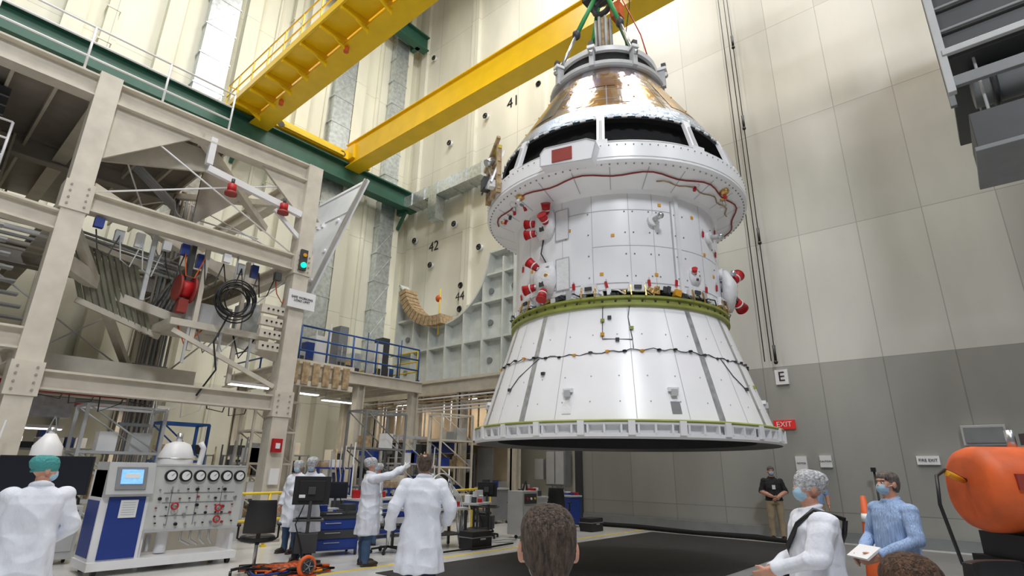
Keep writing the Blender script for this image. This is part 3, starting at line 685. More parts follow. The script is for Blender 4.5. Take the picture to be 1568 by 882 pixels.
b=B(); b.b2((8.2,15.8,4.5),(13.2,20.5,4.62),cream_d); b.ibeam((8.2,15.8,4.4),(13.2,15.8,4.4),.2,.4,cream)
for k in range(8): b.b2((8.3+k*.65,15.8,4.2),(8.36+k*.65,20.5,4.5),cream)
b.ibeam((8.2,15.8,4.4),(8.2,20.5,4.4),.2,.4,cream)
b.b2((7.0,14.3,4.0),(9.2,15.2,4.1),cream)
for k in range(7): b.b2((7.0+k*.32,14.2,3.75),(7.2+k*.32,14.3,4.35),tan)
b.b2((6.9,14.25,3.7),(9.3,14.35,3.85),cream); b.b2((6.9,14.25,4.3),(9.3,14.35,4.42),cream)
for x,y in ((8.4,16),(13,16),(10.7,16),(8.6,20),(12.8,20)): hcol(b,x,y,0,4.3,.28)
b.obj('mezzanine_walkway')
rail('blue_guardrail',(8.3,15.8,4.62),(13.0,15.8,4.62),1.15,bluer,3,1.0,.03)
rail('blue_guardrail',(8.25,16.0,4.62),(8.25,20.3,4.62),1.15,bluer,3,1.2,.03)
rail('yellow_safety_rail',(13.1,16.0,4.62),(13.1,20.3,4.62),1.15,yellows,3,1.2,.03)
b=B()
for k in range(9):
    x=8.6+k*.5; b.b2((x,16.6+.3*(k%3),4.62),(x+.35,17.1+.3*(k%3),5.2+.35*(k%4)),[greyl,bluec,white,greym,tan,galv,white,greyd,bluer][k]); b.b2((x+.05,16.57+.3*(k%3),4.75),(x+.3,16.6+.3*(k%3),5.0),greyd)
    b.cyl((x+.1,16.5,4.62),(x+.1,16.5,5.6+.3*(k%3)),.02,random.choice([steel,bluer,white,yellows]),n=6)
b.obj('storage_lockers',bevel=.01)

b=B(); b.b2((14.6,12.3,4.65),(16.78,22.2,4.95),cream); b.ibeam((14.6,12.3,4.6),(14.6,22.2,4.6),.25,.5,cream)
for k in range(9): b.b2((14.7,12.8+k*1.05,4.35),(16.7,12.9+k*1.05,4.65),cream_d)
for y in (12.6,15.2,17.8,20.4): hcol(b,14.75,y,0,4.4,.32)
for k in range(5): b.cyl((14.45,12.3,4.2-.12*k),(14.45,22,4.2-.12*k),.03,random.choice([greyl,white,tan,steel]),n=6)
b.b2((16.2,13.6,0),(16.3,22.1,4.3),mat('tan_partition',(.52,.42,.29),.7))
for k in range(8): b.b2((16.12,13.8+k*1.05,.2),(16.2,14.6+k*1.05,random.choice([1.2,2.0,2.4])),random.choice([greyd,greyl,white,cream_d,greym]))
b.b2((14.8,14,2.6),(16.1,22,2.7),cream_d)
for k in range(16): b.cyl((14.85+.07*(k%3),14+k*.5,2.7),(14.85+.07*(k%3),14+k*.5,4.3),.02+.012*(k%3),random.choice([greyl,white,greyd,tan]),n=6)
b.obj('rear_mezzanine')
b=B()
cy_,cz_,rr=17.0,9.75,2.45
poly=[(12.9,4.98),(19.95,4.98),(19.95,9.7)]
poly+=[(cy_+rr*math.cos(a)*1.1,cz_+rr*math.sin(a)) for a in [R_(-8-164*i/20) for i in range(21)] if cy_+rr*math.cos(a)*1.1<19.9]
poly+=[(14.2,9.9),(12.9,9.9)]
wf=mat('fixture_white',(.66,.69,.66),.45)
b.prism(poly,(15.35,0,0),(0,1,0),(0,0,1),(1,0,0),.06,wf)
for i in range(len(poly)):
    p,q=poly[i],poly[(i+1)%len(poly)]; b.bar((15.2,p[0],p[1]),(15.2,q[0],q[1]),.5,.07,wf,up=(0,p[1]-q[1],q[0]-p[0]))
def ztop(y):
    d=abs(y-cy_)/1.1
    return 9.6 if d>rr*.97 or y<14.2 else cz_-math.sqrt(max(0,rr*rr-d*d))
y=13.5
while y<19.8: b.b2((14.98,y-.04,5.0),(15.36,y+.04,min(9.85,ztop(y))),wf); y+=1.05
for z in (6.4,7.9,9.0):
    for y0,y1 in ((12.95,14.6),(19.4,19.93)) if z>8.2 else (((12.95,15.5),(18.4,19.93)) if z>7.4 else ((12.95,19.93),)):
        b.b2((15.02,y0,z-.04),(15.36,y1,z+.04),wf)
for y in (13.2,14.4,18.9,19.5):
    for z in (5.6,7.1,8.4): b.cyl((15.28,y,z),(15.36,y,z),.12,greym,n=14)
for i in range(14):
    a0=R_(-12-i*6.2);a1=R_(-12-(i+1)*6.2+1.0)
    f=lambda a,r:(cy_+r*math.cos(a)*1.1,cz_+r*math.sin(a))
    b.prism([f(a0,rr),f(a1,rr),f(a1,rr-.42),f(a0,rr-.42)],(14.7,0,0),(0,1,0),(0,0,1),(1,0,0),.7,tan)
b.cyl((14.9,17.0,6.9),(14.9,17.0,8.9),.03,yellows,n=8); b.ell((14.9,17.1,8.5),(.12,.14,.16),orange,10,6)
b.obj('segmented_cradle_fixture')

def tubelight(x,y,z,L=1.2,along='X',pw=40):
    b=B(); d=(L/2,.12,.04) if along=='X' else (.12,L/2,.04)
    b.box((x,y,z+.06),(d[0]*2,d[1]*2,.08),white); b.box((x,y,z+.005),(d[0]*1.9,d[1]*1.6,.03),lampm)
    for s_ in (-.4,.4):
        q=(x+(s_*L if along=='X' else 0),y+(0 if along=='X' else s_*L)); b.cyl((q[0],q[1],z+.1),(q[0],q[1],z+.4),.012,greyl,n=6)
    o=b.obj('fluorescent_light')
    la=bpy.data.lights.new('lamp','AREA'); la.shape='RECTANGLE'; la.size=L if along=='X' else .25; la.size_y=.25 if along=='X' else L; la.energy=pw; la.color=(1,.9,.76)
    lo=bpy.data.objects.new('lamp',la); bpy.context.collection.objects.link(lo); lo.location=(x,y,z-.05); lo.parent=o
for x,y,z,al in ((2.9,18.5,2.4,'X'),(7.6,17.2,3.9,'X'),(9.4,17.4,3.9,'X'),(11.5,18.5,3.9,'X'),(15.3,19.3,4.2,'Y'),(15.3,15.6,4.2,'Y'),(-1.5,16.2,2.9,'X'),(5.6,19.5,3.2,'X')):
    tubelight(x,y,z,1.3,al,75)

def rack(name,x,y,w,d,h,n=4,rz=0,fm=greym):
    b=B(); b.M=Matrix.Translation((x,y,0))@Matrix.Rotation(R_(rz),4,'Z')
    for sx in (-1,1):
        for sy in (-1,1): b.b2((sx*w/2-.03,sy*d/2-.03,0),(sx*w/2+.03,sy*d/2+.03,h),fm)
    for i in range(n):
        z=.15+i*(h-.2)/(n-1); b.b2((-w/2,-d/2,z),(w/2,d/2,z+.04),fm)
        xx=-w/2+.1
        while xx<w/2-.3:
            ww=random.uniform(.12,.35); hh=random.uniform(.12,(h-.2)/(n-1)-.12)
            b.b2((xx,-d/2+.05,z+.04),(min(xx+ww,w/2-.05),d/2-.05,z+.04+hh),random.choice([white,greyl,bluec,tan,greyd,cream,steel,greyd,black])); xx+=ww+.06
    b.obj(name,bevel=.006)
for a in ((.2,15.0,1.6,.6,2.0),(2.2,16.2,1.8,.6,1.9),(6.4,18.2,1.6,.6,1.9),(8.2,17.6,1.5,.6,1.9),(11.2,17.0,1.7,.6,1.8),(13.9,17.0,.6,1.8,2.0),(13.9,20,.6,2.0,1.9),(-1.8,14.2,1.6,.6,1.9),(10.0,19.5,2,.6,2.0),(3.6,20,2,.6,2),(15.5,16.5,.6,2,2.2),(15.5,19.5,.6,2,2.2),(0,19.5,2.4,.6,2.2)):
    rack('storage_rack',*a)
rack('storage_rack',9.0,14.4,1.0,.5,1.6,rz=-8,fm=bluec); rack('storage_rack',10.3,12.9,1.2,.5,1.1,3,fm=bluec)
b=B()
for k in range(4): b.cyl((1.9+k*.28,14.9,0.05),(1.9+k*.28,14.9,1.35),.12,[greyl,white,greyd,bluec][k],n=16); b.ell((1.9+k*.28,14.9,1.35),(.12,.12,.1),[greyl,white,greyd,bluec][k],14,6); b.cyl((1.9+k*.28,14.9,1.42),(1.9+k*.28,14.9,1.55),.035,steel,n=8)
b.b2((1.7,14.75,0),(2.95,15.05,.05),greym); b.obj('gas_cylinder_rack')
for (x,y) in ((.9,12.2),(8.3,13.2),(11.6,13.7),(5.5,13.5)):
    b=B()
    for k in range(6): b.sweep([(x+k*.12,y,0),(x+k*.12,y,1.2+.1*k),(x+k*.13,y+.12,1.6),(x+k*.14,y+.15,2.0+.05*k)],.018,random.choice([greyl,greym,tan,greyd,cream_d]),8)
    b.b2((x-.1,y-.15,0),(x+.7,y+.25,.9),greyl); b.b2((x-.05,y-.18,.3),(x+.3,y-.15,.8),greyd)
    b.cyl((x+.5,y-.2,.6),(x+.5,y-.14,.6),.1,red,n=12)
    b.obj('pipe_manifold')

# ------------------------------------------------------------------ test console
b=B(); X0,X1,YC=2.83,4.87,10.6
b.b2((X0-.12,YC-.1,.08),(X1,YC+.75,.2),white)
for x in (X0,X1-.1):
    for y in (YC,YC+.65): b.cyl((x-.02,y,.05),(x+.04,y,.05),.05,black,n=12)
b.b2((X0-.1,YC,.2),(X0+.55,YC+.7,1.5),white); b.b2((X0+.0,YC-.02,.22),(X0+.5,YC,1.1),bluec)
b.b2((X0-.11,YC+.05,.25),(X0-.1,YC+.65,1.05),bluec)
b.prism([(0,1.1),(-.14,1.15),(-.02,1.62),(.6,1.62),(.6,1.1)],(X0-.1,YC,0),(0,1,0),(0,0,1),(1,0,0),.65,greyl)
b.M=Matrix.Translation((X0+.22,YC-.09,1.38))@Matrix.Rotation(R_(-14),4,'X')
b.box((0,-.0,0),(.42,.03,.34),greym); b.box((0,-.02,.02),(.3,.02,.22),screen); b.box((0,-.03,.03),(.2,.012,.07),white); b.M=I4
b.box((X0+.28,YC-.03,.93),(.24,.01,.26),white)
for k in range(6): b.box((X0+.28,YC-.037,1.02-k*.035),(.18,.003,.008),greyl)
b.b2((X0+.55,YC,.56),(X1,YC+.12,1.6),mat('console_panel_grey',(.60,.61,.59),.4)); b.b2((X0+.55,YC-.01,.56),(X1,YC,.6),greyl); b.b2((X0+.55,YC-.01,1.57),(X1,YC,1.6),greyl)
b.b2((X0+.55,YC+.1,.2),(X0+.62,YC+.7,1.6),white); b.b2((X1-.06,YC+.1,.2),(X1,YC+.7,1.6),white)
b.b2((X0+.55,YC+.62,.2),(X1,YC+.7,1.6),cream)
for k in range(6):
    x=X0+.80+k*.225
    b.cyl((x,YC-.05,1.42),(x,YC,1.42),.095,black,n=24); b.cyl((x,YC-.055,1.42),(x,YC-.05,1.42),.068,white,n=24); b.bar((x,YC-.058,1.42),(x+.045,YC-.058,1.46),.008,.004,black)
for i in range(44):
    x=X0+.68+(i%9)*.15+random.uniform(-.03,.03); z=.68+(i//9)*.13+random.uniform(-.02,.02)
    b.cyl((x,YC-.045,z),(x,YC,z),random.choice([.012,.02,.026]),random.choice([steel,greym,black,black,redt]),n=10)
for x,z in ((3.75,.95),(4.45,.9),(4.45,.72)): b.cyl((x,YC-.09,z),(x,YC,z),.02,steel,n=8); b.torus((x,YC-.09,z),.05,.014,red,'Y',16,6)
for z in (.8,1.0,1.15): b.bar((X0+.75,YC-.004,z),(X1-.15,YC-.004,z),.006,.012,greym)
for x in (3.7,4.1,4.5): b.bar((x,YC-.004,.65),(x,YC-.004,1.25),.012,.006,greym)
b.cyl((X0+.95,YC+.3,.22),(X0+.95,YC+.3,.52),.09,white,n=16); b.cyl((X0+.75,YC+.3,.25),(X0+.75,YC+.3,.5),.04,steel,n=10)
for k in range(4): b.sweep([(X0+1.2+k*.15,YC+.2,.56),(X0+1.2+k*.15,YC+.2,.4),(X0+1.4+k*.12,YC+.3,.3)],.018,steel,8)
b.obj('test_console',bevel=.008)
b=B(); b.cyl((4.0,11.6,0),(4.0,11.6,1.1),.2,greyl); b.loft([(4.0,11.6,1.1,.24,.24),(4.0,11.6,1.2,.28,.28),(4.0,11.6,1.75,.28,.28),(4.0,11.6,1.95,.2,.2),(4.0,11.6,2.0,.08,.08)],white,24); b.cyl((4.0,11.6,2.0),(4.0,11.6,2.15),.05,steel,n=10)
for z in (1.3,1.7): b.torus((4.0,11.6,z),.285,.012,steel)
b.sweep([(4.3,11.6,1.4),(4.42,11.6,1.5),(4.45,11.6,1.9),(4.38,11.6,2.0)],.05,white,10); b.obj('white_pressure_canister')
b=B(); x_,y_=2.15,11.9
b.cyl((x_,y_,0),(x_,y_,1.5),.16,greyl); b.loft([(x_,y_,1.45,.2,.2),(x_,y_,1.5,.22,.22),(x_,y_,1.85,.2,.2),(x_,y_,2.05,.07,.07)],white,20); b.cyl((x_,y_,2.05),(x_,y_,2.15),.05,steel)
for sx in (-1,1): b.bar((x_+sx*.2,y_,1.5),(x_,y_,2.35),.015,.015,steel)
b.obj('white_pressure_canister')

def monitor_cart(name,x,y,z0,w,h,rz,n=1):
    b=B(); b.M=Matrix.Translation((x,y,0))@Matrix.Rotation(R_(rz),4,'Z')
    for a in range(5):
        an=a*2*math.pi/5; b.bar((0,0,.1),(.32*math.cos(an),.32*math.sin(an),.07),.05,.04,black); b.cyl((.32*math.cos(an)-.02,.32*math.sin(an),.04),(.32*math.cos(an)+.02,.32*math.sin(an),.04),.04,black,n=10)
    b.cyl((0,0,.08),(0,0,z0+h*.5),.03,greyd,n=10); b.box((0,-.15,z0-.25),(.5,.4,.03),greyd); b.box((0,-.2,z0-.22),(.42,.16,.02),black)
    b.box((0,-.05,z0-.6),(.35,.25,.3),greyd)
    for k in range(n):
        xx=(k-(n-1)/2)*(w+.03)
        b.box((xx,-.03,z0+h/2),(w,.035,h),black); b.box((xx,.01,z0+h/2),(w*.7,.05,h*.7),black); b.box((xx,-.05,z0+h/2),(w-.04,.006,h-.04),mat('dark_screen',(.01,.012,.02),.3))
        b.box((xx,.05,z0+h/2),(.12,.06,.12),greyd); b.box((xx+.15,.04,z0+h*.3),(.1,.005,.05),white)
    b.bar((-(n-1)*(w/2),.05,z0+h/2),((n-1)*(w/2)+.01,.05,z0+h/2),.05,.05,greyd)
    b.sweep([(.1,.05,z0),(.2,.1,z0-.3),(.05,.1,z0-.7),(.1,.1,.12)],.012,black,6)
    b.obj(name,bevel=.006)
monitor_cart('monitor_cart',1.78,9.55,1.2,.52,.48,-35,2)
monitor_cart('monitor_cart',5.42,9.2,.98,.6,.46,150,1)
monitor_cart('monitor_cart',7.3,11.4,.95,.5,.34,-40,1); monitor_cart('monitor_cart',10.9,10.2,.95,.5,.34,120,1)

def office_chair(x,y,rz,s=1):
    b=B(); b.M=Matrix.Translation((x,y,0))@Matrix.Rotation(R_(rz),4,'Z')@Matrix.Scale(s,4)
    for a in range(5):
        an=a*2*math.pi/5+.3; e=(.31*math.cos(an),.31*math.sin(an),.08); b.bar((0,0,.12),e,.045,.035,black); b.cyl((e[0]-.02,e[1],.035),(e[0]+.02,e[1],.035),.035,black,n=10)
    b.cyl((0,0,.1),(0,0,.44),.028,steel,n=10)
    b.loft([(0,0,.44,.2,.2),(0,0,.46,.25,.24),(0,0,.51,.25,.24),(0,0,.53,.22,.21)],black,24)
    b.bar((0,.18,.42),(0,.29,.62),.06,.025,black)
    vs=[];fs=[]
    for j in range(7):
        for i in range(7):
            u=(i-3)/3; v=j/6
            vs.append((u*(.22-.03*v*v),.27+.05*v-.05*u*u+.02*math.sin(v*3),.58+v*.46))
    n=len(vs); vs2=[(p,q+.05,r) for p,q,r in vs]
    for j in range(6):
        for i in range(6):
            a=j*7+i; fs.append((a,a+1,a+8,a+7)); fs.append((n+a,n+a+7,n+a+8,n+a+1))
    for i in range(6): fs.append((i,n+i,n+i+1,i+1)); a=42+i; fs.append((a,a+1,n+a+1,n+a)); a=i*7; fs.append((a,a+7,n+a+7,n+a)); a=i*7+6; fs.append((a,n+a,n+a+7,a+7))
    b.add(vs+vs2,fs,black,True)
    for sx in (-1,1):
        b.sweep([(sx*.2,.05,.45),(sx*.28,.05,.5),(sx*.28,.05,.66)],.016,black,8); b.box((sx*.28,0,.68),(.06,.24,.03),black)
    b.obj('office_chair',bevel=.004)
office_chair(4.6,9.25,155,1.05); office_chair(13.0,10.9,160,1.05); office_chair(13.6,9.9,110,1.1); office_chair(7.5,9.7,60); office_chair(11.6,11.0,30)
def bench(name,x,y,w,d,h,rz,topm,legm,stuff=6,drawers=False):
    b=B(); b.M=Matrix.Translation((x,y,0))@Matrix.Rotation(R_(rz),4,'Z')
    b.b2((-w/2,-d/2,h-.05),(w/2,d/2,h),topm)
    for sx in (-1,1):
        for sy in (-1,1): b.b2((sx*(w/2-.05)-.025,sy*(d/2-.05)-.025,.06),(sx*(w/2-.05)+.025,sy*(d/2-.05)+.025,h-.05),legm); b.cyl((sx*(w/2-.05)-.02,sy*(d/2-.05),.04),(sx*(w/2-.05)+.02,sy*(d/2-.05),.04),.04,black,n=10)
    b.b2((-w/2+.05,-d/2+.05,.25),(w/2-.05,d/2-.05,.28),legm)
    if drawers:
        b.b2((-w/2+.03,-d/2+.02,.1),(w/2-.03,d/2-.02,h-.05),legm)
        for k in range(4): b.b2((-w/2+.06,-d/2,.14+k*.17),(w/2-.06,-d/2+.02,.28+k*.17),topm if k%2 else legm); b.bar((-.15,-d/2-.02,.24+k*.17),(.15,-d/2-.02,.24+k*.17),.015,.015,steel)
    for i in range(stuff):
        a,c=random.uniform(-w/2+.12,w/2-.12),random.uniform(-d/2+.1,d/2-.1); hh=random.uniform(.04,.28)
        b.box((a,c,h+hh/2),(random.uniform(.08,.25),random.uniform(.08,.2),hh),random.choice([white,greyd,bluec,greyl,red,steel,black]),rz=random.uniform(-30,30))
    b.obj(name,bevel=.005)
bench('tool_cart',6.5,10.3,1.1,.6,.75,-15,greyd,bluec,9,True)
bench('workbench',8.6,9.7,1.5,.75,.8,-10,greyl,greyd,3)
bench('workbench',8.9,12.0,1.6,.7,.9,0,greyl,bluec,10,True)
bench('tool_cabinet',14.0,12.9,1.0,.6,1.05,90,greyl,greym,4,True); bench('tool_cabinet',12.4,10.0,.9,.55,.95,75,greyl,greyl,5,True)
bench('equipment_cart',10.2,9.9,.8,.5,.85,20,greyl,greyd,7); bench('equipment_cart',14.9,10.6,.9,.5,.9,80,greyl,bluec,6,True)
b=B()
for k in range(12):
    b.torus((8.6+.06*math.sin(k*2.1),9.7+.05*k-.3,1.15+.05*math.cos(k*1.3)),.3+.05*math.sin(k),.012,steel if k%2 else greyl,'Y',26,6)
    b.torus((8.6,9.7,.95+.04*k),.32-.01*k,.010,steel,'Z',26,6)
b.cyl((8.6,9.7,.82),(8.6,9.7,1.5),.03,greyl,n=8); b.cyl((8.3,9.5,.82),(8.3,9.5,1.6),.015,steel,n=6); b.cyl((8.9,9.5,.82),(8.9,9.5,1.6),.015,steel,n=6)
for k in range(4): b.sweep([(8.9+.05*k,9.6,1.3),(9.15+.05*k,9.5,1.0),(9.1+.08*k,9.4,.5),(9.2,9.4,.05)],.014,greyl,6)
b.obj('coiled_tubing_assembly')
b=B()
for k in range(12):
    pts=[(4.75+.5*math.sin(k*1.7+j*.9)+.05*j,8.85+.35*math.cos(k*2.3+j*1.1),.03+.03*(k%4)) for j in range(9)]
    b.sweep(pts,.018,[orange,black,orange,black,red,black,bluec,orange,black,amber,black,orange][k],6)
b.obj('extension_cords')
b=B(); fx,fy=4.95,8.3; b.torus((fx,fy,.18),.12,.035,orange,'Y',24,8); b.cyl((fx,fy-.05,.18),(fx,fy+.1,.18),.1,greyd,n=20); b.torus((fx,fy-.07,.18),.075,.01,greyd,'Y'); b.box((fx,fy+.03,.03),(.28,.2,.05),orange)
for k in range(5):
    a=k*1.256; b.bar((fx,fy-.06,.18),(fx+.1*math.cos(a),fy-.06,.18+.1*math.sin(a)),.02,.01,steel)
b.obj('blower_fan')
for k,(x,y,m) in enumerate(((9.6,10.9,greyl),(7.6,12.9,white),(2.6,12.4,greyl),(11.6,9.6,greyl))):
    b=B(); h=.9+.2*(k%2); b.b2((x-.3,y-.25,.08),(x+.3,y+.25,h),m)
    b.b2((x-.26,y-.27,.2),(x+.26,y-.25,h-.35),greyl); b.b2((x-.24,y-.27,h-.3),(x+.24,y-.25,h-.06),greyd)
    for j in range(3): b.cyl((x-.15+j*.15,y-.3,h-.18),(x-.15+j*.15,y-.27,h-.18),.03,[red,white,amber][j],n=10)
    for sx in (-.25,.25): b.cyl((x+sx-.02,y,.04),(x+sx+.02,y,.04),.04,black,n=10)
    b.sweep([(x,y,h),(x+.1,y,h+.25),(x+.28,y+.1,h+.1),(x+.36,y+.1,.1)],.025,black,8)
    b.obj('instrument_cabinet',bevel=.008)
for k,(x,y) in enumerate(((9.3,9.0),(14.3,9.3))):
    b=B(); b.b2((x-.3,y-.2,0),(x+.3,y+.2,.35),foamt); b.b2((x-.31,y-.21,.22),(x+.31,y+.21,.24),greym); b.box((x,y-.22,.2),(.16,.03,.03),steel); b.obj('equipment_case',bevel=.015)
b=B(); b.sweep([(7.3,9.0,.04),(7.9,8.8,.04),(8.6,8.8,.04),(9.4,8.7,.04),(10.3,8.8,.04)],.02,blackm,6); b.sweep([(9.8,9.4,.04),(10.6,9.4,.04),(10.9,9.2,.04),(10.4,9.0,.04),(9.9,9.3,.04)],.018,greyl,6); b.obj('loose_hoses')

# ------------------------------------------------------------------ orange tank machine at right
b=B()
ax=Vector((.55,-.83,0)).normalized(); o=Vector((5.25,.25,1.53))
b.M=Matrix.Translation(o)@Matrix.Rotation(math.atan2(ax.y,ax.x),4,'Z')@Matrix.Rotation(R_(90),4,'Y')@Matrix.Rotation(R_(90),4,'Z')
b.loft([(0,0,-.01,.22,.20),(0,0,.0,.25,.23),(0,0,.03,.285,.265),(0,0,.08,.30,.285),(0,0,1.3,.30,.285)],orange,40)
b.M=Matrix.Translation(o)@Matrix.Rotation(math.atan2(ax.y,ax.x),4,'Z')
b.box((.7,0,-.38),(1.1,.5,.18),black); b.box((.65,0,-.95),(1.1,.6,1.0),blackm); b.box((.65,-.31,-.9),(.9,.03,.7),greyd)
b.box((.2,-.3,.05),(.16,.03,.1),redt); b.box((.5,.31,-.15),(.7,.02,.05),black); b.box((.3,-.305,-.12),(.3,.02,.06),white)
for x in (.3,1.0):
    for y in (-.28,.28): b.cyl((x,y-.05,-1.41),(x,y+.05,-1.41),.12,black,n=16)
b.cyl((.35,0,.25),(.35,0,.40),.03,steel,n=8); b.box((.6,0,.34),(.3,.12,.08),greyd)
b.M=I4
b.sweep([o+Vector((0,0,.05)),o+Vector((-.2,.1,.12)),o+Vector((-.36,.14,.08)),o+Vector((-.42,.15,-.1)),o+Vector((-.4,.1,-.45)),o+Vector((-.1,-.1,-.85)),o+Vector((.2,-.2,-1.2))],.012,black,8)
b.cyl(o+Vector((-.02,.02,.05)),o+Vector((-.22,.09,.1)),.02,amber,n=10)
b.obj('orange_air_tank_cart')
b=B(); cx,cy=8.63,1.5
b.box((cx,cy,.02),(.42,.42,.04),black); b.sweep([(cx,cy,.04),(cx,cy,.5),(cx,cy,.8),(cx,cy,1.0),(cx,cy,1.36)],[.14,.1,.075,.06,.03],orange,20)
b.cyl((cx,cy,.7),(cx,cy,.85),.087,white,r1=.074,n=20); b.cyl((cx,cy,1.05),(cx,cy,1.15),.062,white,r1=.052,n=20); b.obj('traffic_cone')
office_chair(4.3,-.1,-30,1.1)

# ------------------------------------------------------------------ people
def hand(b,w,d,nrm,m,side,point=False):
    d=Vector(d).normalized(); nrm=Vector(nrm); nrm=(nrm-d*nrm.dot(d)).normalized(); sd=d.cross(nrm).normalized()*side
    w=Vector(w)
    pal=[w-d*.02,w+d*.03,w+d*.07,w+d*.095]
    for k,off in enumerate((-.026,-.009,.009,.026)):
        b.sweep([p+sd*off*(.7+.3*min(1,i)) for i,p in enumerate(pal)],[.018,.019,.017,.012],m,8)
        L=(.062,.074,.070,.055)[k]; base=w+d*.09+sd*off*1.15
        cu=.15 if (point and k==3) else (.9 if point else .45)
        p1=base+d*L*.5+nrm*L*.12*cu*2; p2=p1+d*L*.3*(1-.4*cu)+nrm*L*.32*cu*1.6; p3=p2+d*L*.2*(1-cu)+nrm*L*.3*cu
        b.sweep([base,p1,p2,p3],[.0105,.010,.009,.007],m,8)
    t0=w+d*.03+sd*.03; t1=t0+d*.03+sd*.028+nrm*.01; t2=t1+d*.03+sd*.008+nrm*.012
    b.sweep([t0-sd*.01,t1,t2],[.016,.012,.009],m,8)
CL=[coat,jeans,navy,khaki,shirtb,shirtk,greym]
def person(name,x,y,az,H=1.75,top=coat,is_coat=True,legs=jeans,skinm=skin,handm=None,arms=None,seat=None,head_az=0,head_tilt=0,hair=hairb,cap=None,mask=True,hs=1.0,extra=None,short=False,point=None,bald=False,bulk=1.0):
    root=empty(name,(x,y,0),R_(az-90)); s=H/1.75; handm=handm or skinm
    b=B(); S=Matrix.Diagonal((s*bulk,s*bulk,s,1)); b.M=S
    oz=0
    if seat is not None: oz=(seat+.09)/s-.93
    U=S@Matrix.Translation((0,0,oz))
    for sx in (-1,1):
        if seat is None:
            hip=(sx*.09,0,.93);kn=(sx*.105,.015,.5);an=(sx*.11,-.015,.10)
            mid=(sx*.1,.01,.72); calf=(sx*.108,-.02,.36)
            b.M=S
            b.sweep([hip,mid,kn,calf,an,(sx*.11,-.015,.05)],[.092,.082,.066,.066,.055,.058],legs,14)
        else:
            b.M=S; hz=.93+oz
            b.sweep([(sx*.09,-.03,hz),(sx*.11,.2,hz),(sx*.13,.42,hz-.02)],[.09,.082,.066],legs,14)
            b.ell((sx*.13,.42,hz-.02),.068,legs)
            b.sweep([(sx*.13,.42,hz-.02),(sx*.13,.40,hz*.6),(sx*.13,.36,.1)],[.066,.062,.05],legs,14)
        fy=0 if seat is None else .37
        b.M=S
        b.ell((sx*.12,.055+fy,.05),(.05,.145,.05),shoe,16,8,rz=-sx*8); b.ell((sx*.11,-.03+fy,.06),(.042,.06,.06),shoe,12,8); b.box((sx*.118,.05+fy,.012),(.085,.26,.024),shoe,rz=-sx*8)
    b.M=U
    if is_coat:
        b.loft([(0,-.0,.50,.245,.195),(0,-.0,.62,.232,.185),(0,0,.8,.215,.17),(0,0,.95,.202,.155),(0,0,1.08,.188,.142),(0,-.005,1.22,.196,.142),(0,-.01,1.34,.208,.132),(0,-.015,1.41,.195,.105),(0,-.015,1.46,.12,.08),(0,-.01,1.49,.07,.065)],top,44,.05)
        b.sweep([(.06*math.cos(a)*1.15,-.01+.062*math.sin(a),1.495-.02*math.sin(a)) for a in [math.pi*2*i/16 for i in range(17)]],.016,top,8)
    else:
        b.loft([(0,0,.85,.165,.12),(0,0,.95,.168,.122)],legs,30)
        b.loft([(0,0,.93,.182,.14),(0,.005,1.04,.176,.138),(0,0,1.22,.182,.132),(0,-.01,1.34,.2,.122),(0,-.015,1.41,.185,.1),(0,-.015,1.46,.11,.075),(0,-.01,1.49,.066,.062)],top,36,.015)
        b.sweep([(.064*math.cos(a),-.01+.06*math.sin(a),1.495-.02*math.sin(a)) for a in [math.pi*2*i/16 for i in range(17)]],.012,top,8)
    arms=arms or {}
    for sx,key in ((-1,'L'),(1,'R')):
        el,wr=arms.get(key,((sx*.265,-.03,1.13),(sx*.265,.07,.88)))
        sh=Vector((sx*.175,-.01,1.395)); el=Vector(el); wr=Vector(wr); e=.016 if is_coat else .006
        b.ell(sh,(.068+e,.068+e,.066+e),top)
        b.sweep([sh,sh.lerp(el,.3),sh.lerp(el,.55),sh.lerp(el,.8),el],[.062+e,.060+e,.052+e,.053+e,.048+e],top,14); b.ell(el,.049+e,top,14,8)
        fm=skinm if short else top
        wc=el.lerp(wr,.93)
        b.sweep([el,el.lerp(wr,.25),el.lerp(wr,.5),el.lerp(wr,.75),wc],[.048+e,.044+e,.044+e,.037+e,.037+e],fm,14)
        d=(wr-el).normalized(); b.sweep([el.lerp(wr,.85),wr+d*.01],[.028,.027],handm,12)
        inner=Vector((-sx,0,0)) if abs(d.x)<.8 else Vector((0,0,-1))
        hand(b,wr,d,inner,handm,(1 if sx>0 else -1),point==key)
    b.sweep([(0,-.02,1.44),(0,-.01,1.5),(0,0,1.57)],[.062,.054,.053],skinm,16)
    b.M=Matrix.Diagonal((s,s,s,1))@Matrix.Translation((0,0,oz+1.52))@Matrix.Rotation(R_(head_az),4,'Z')@Matrix.Rotation(R_(head_tilt),4,'X')@Matrix.Scale(hs,4)
    b.ell((0,-.005,.135),(.074,.094,.09),skinm,24,14)
    b.loft([(0,.045,.015,.028,.03),(0,.035,.04,.05,.055),(0,.025,.08,.062,.07),(0,.02,.12,.068,.078)],skinm,20)
    b.sweep([(0,.085,.125),(0,.104,.092),(0,.094,.083)],[.009,.015,.012],skinm,8)
    b.ell((0,.083,.058),(.022,.012,.007),mat('lips',(.5,.22,.2),.5),10,6)
    for sx in (-1,1):
        b.ell((sx*.081,-.005,.105),(.012,.022,.032),skinm,10,8); b.ell((sx*.045,.06,.09),(.02,.02,.02),skinm,10,6)
    b.sweep([(-.05,.072,.148),(0,.09,.145),(.05,.072,.148)],.011,skinm,8)
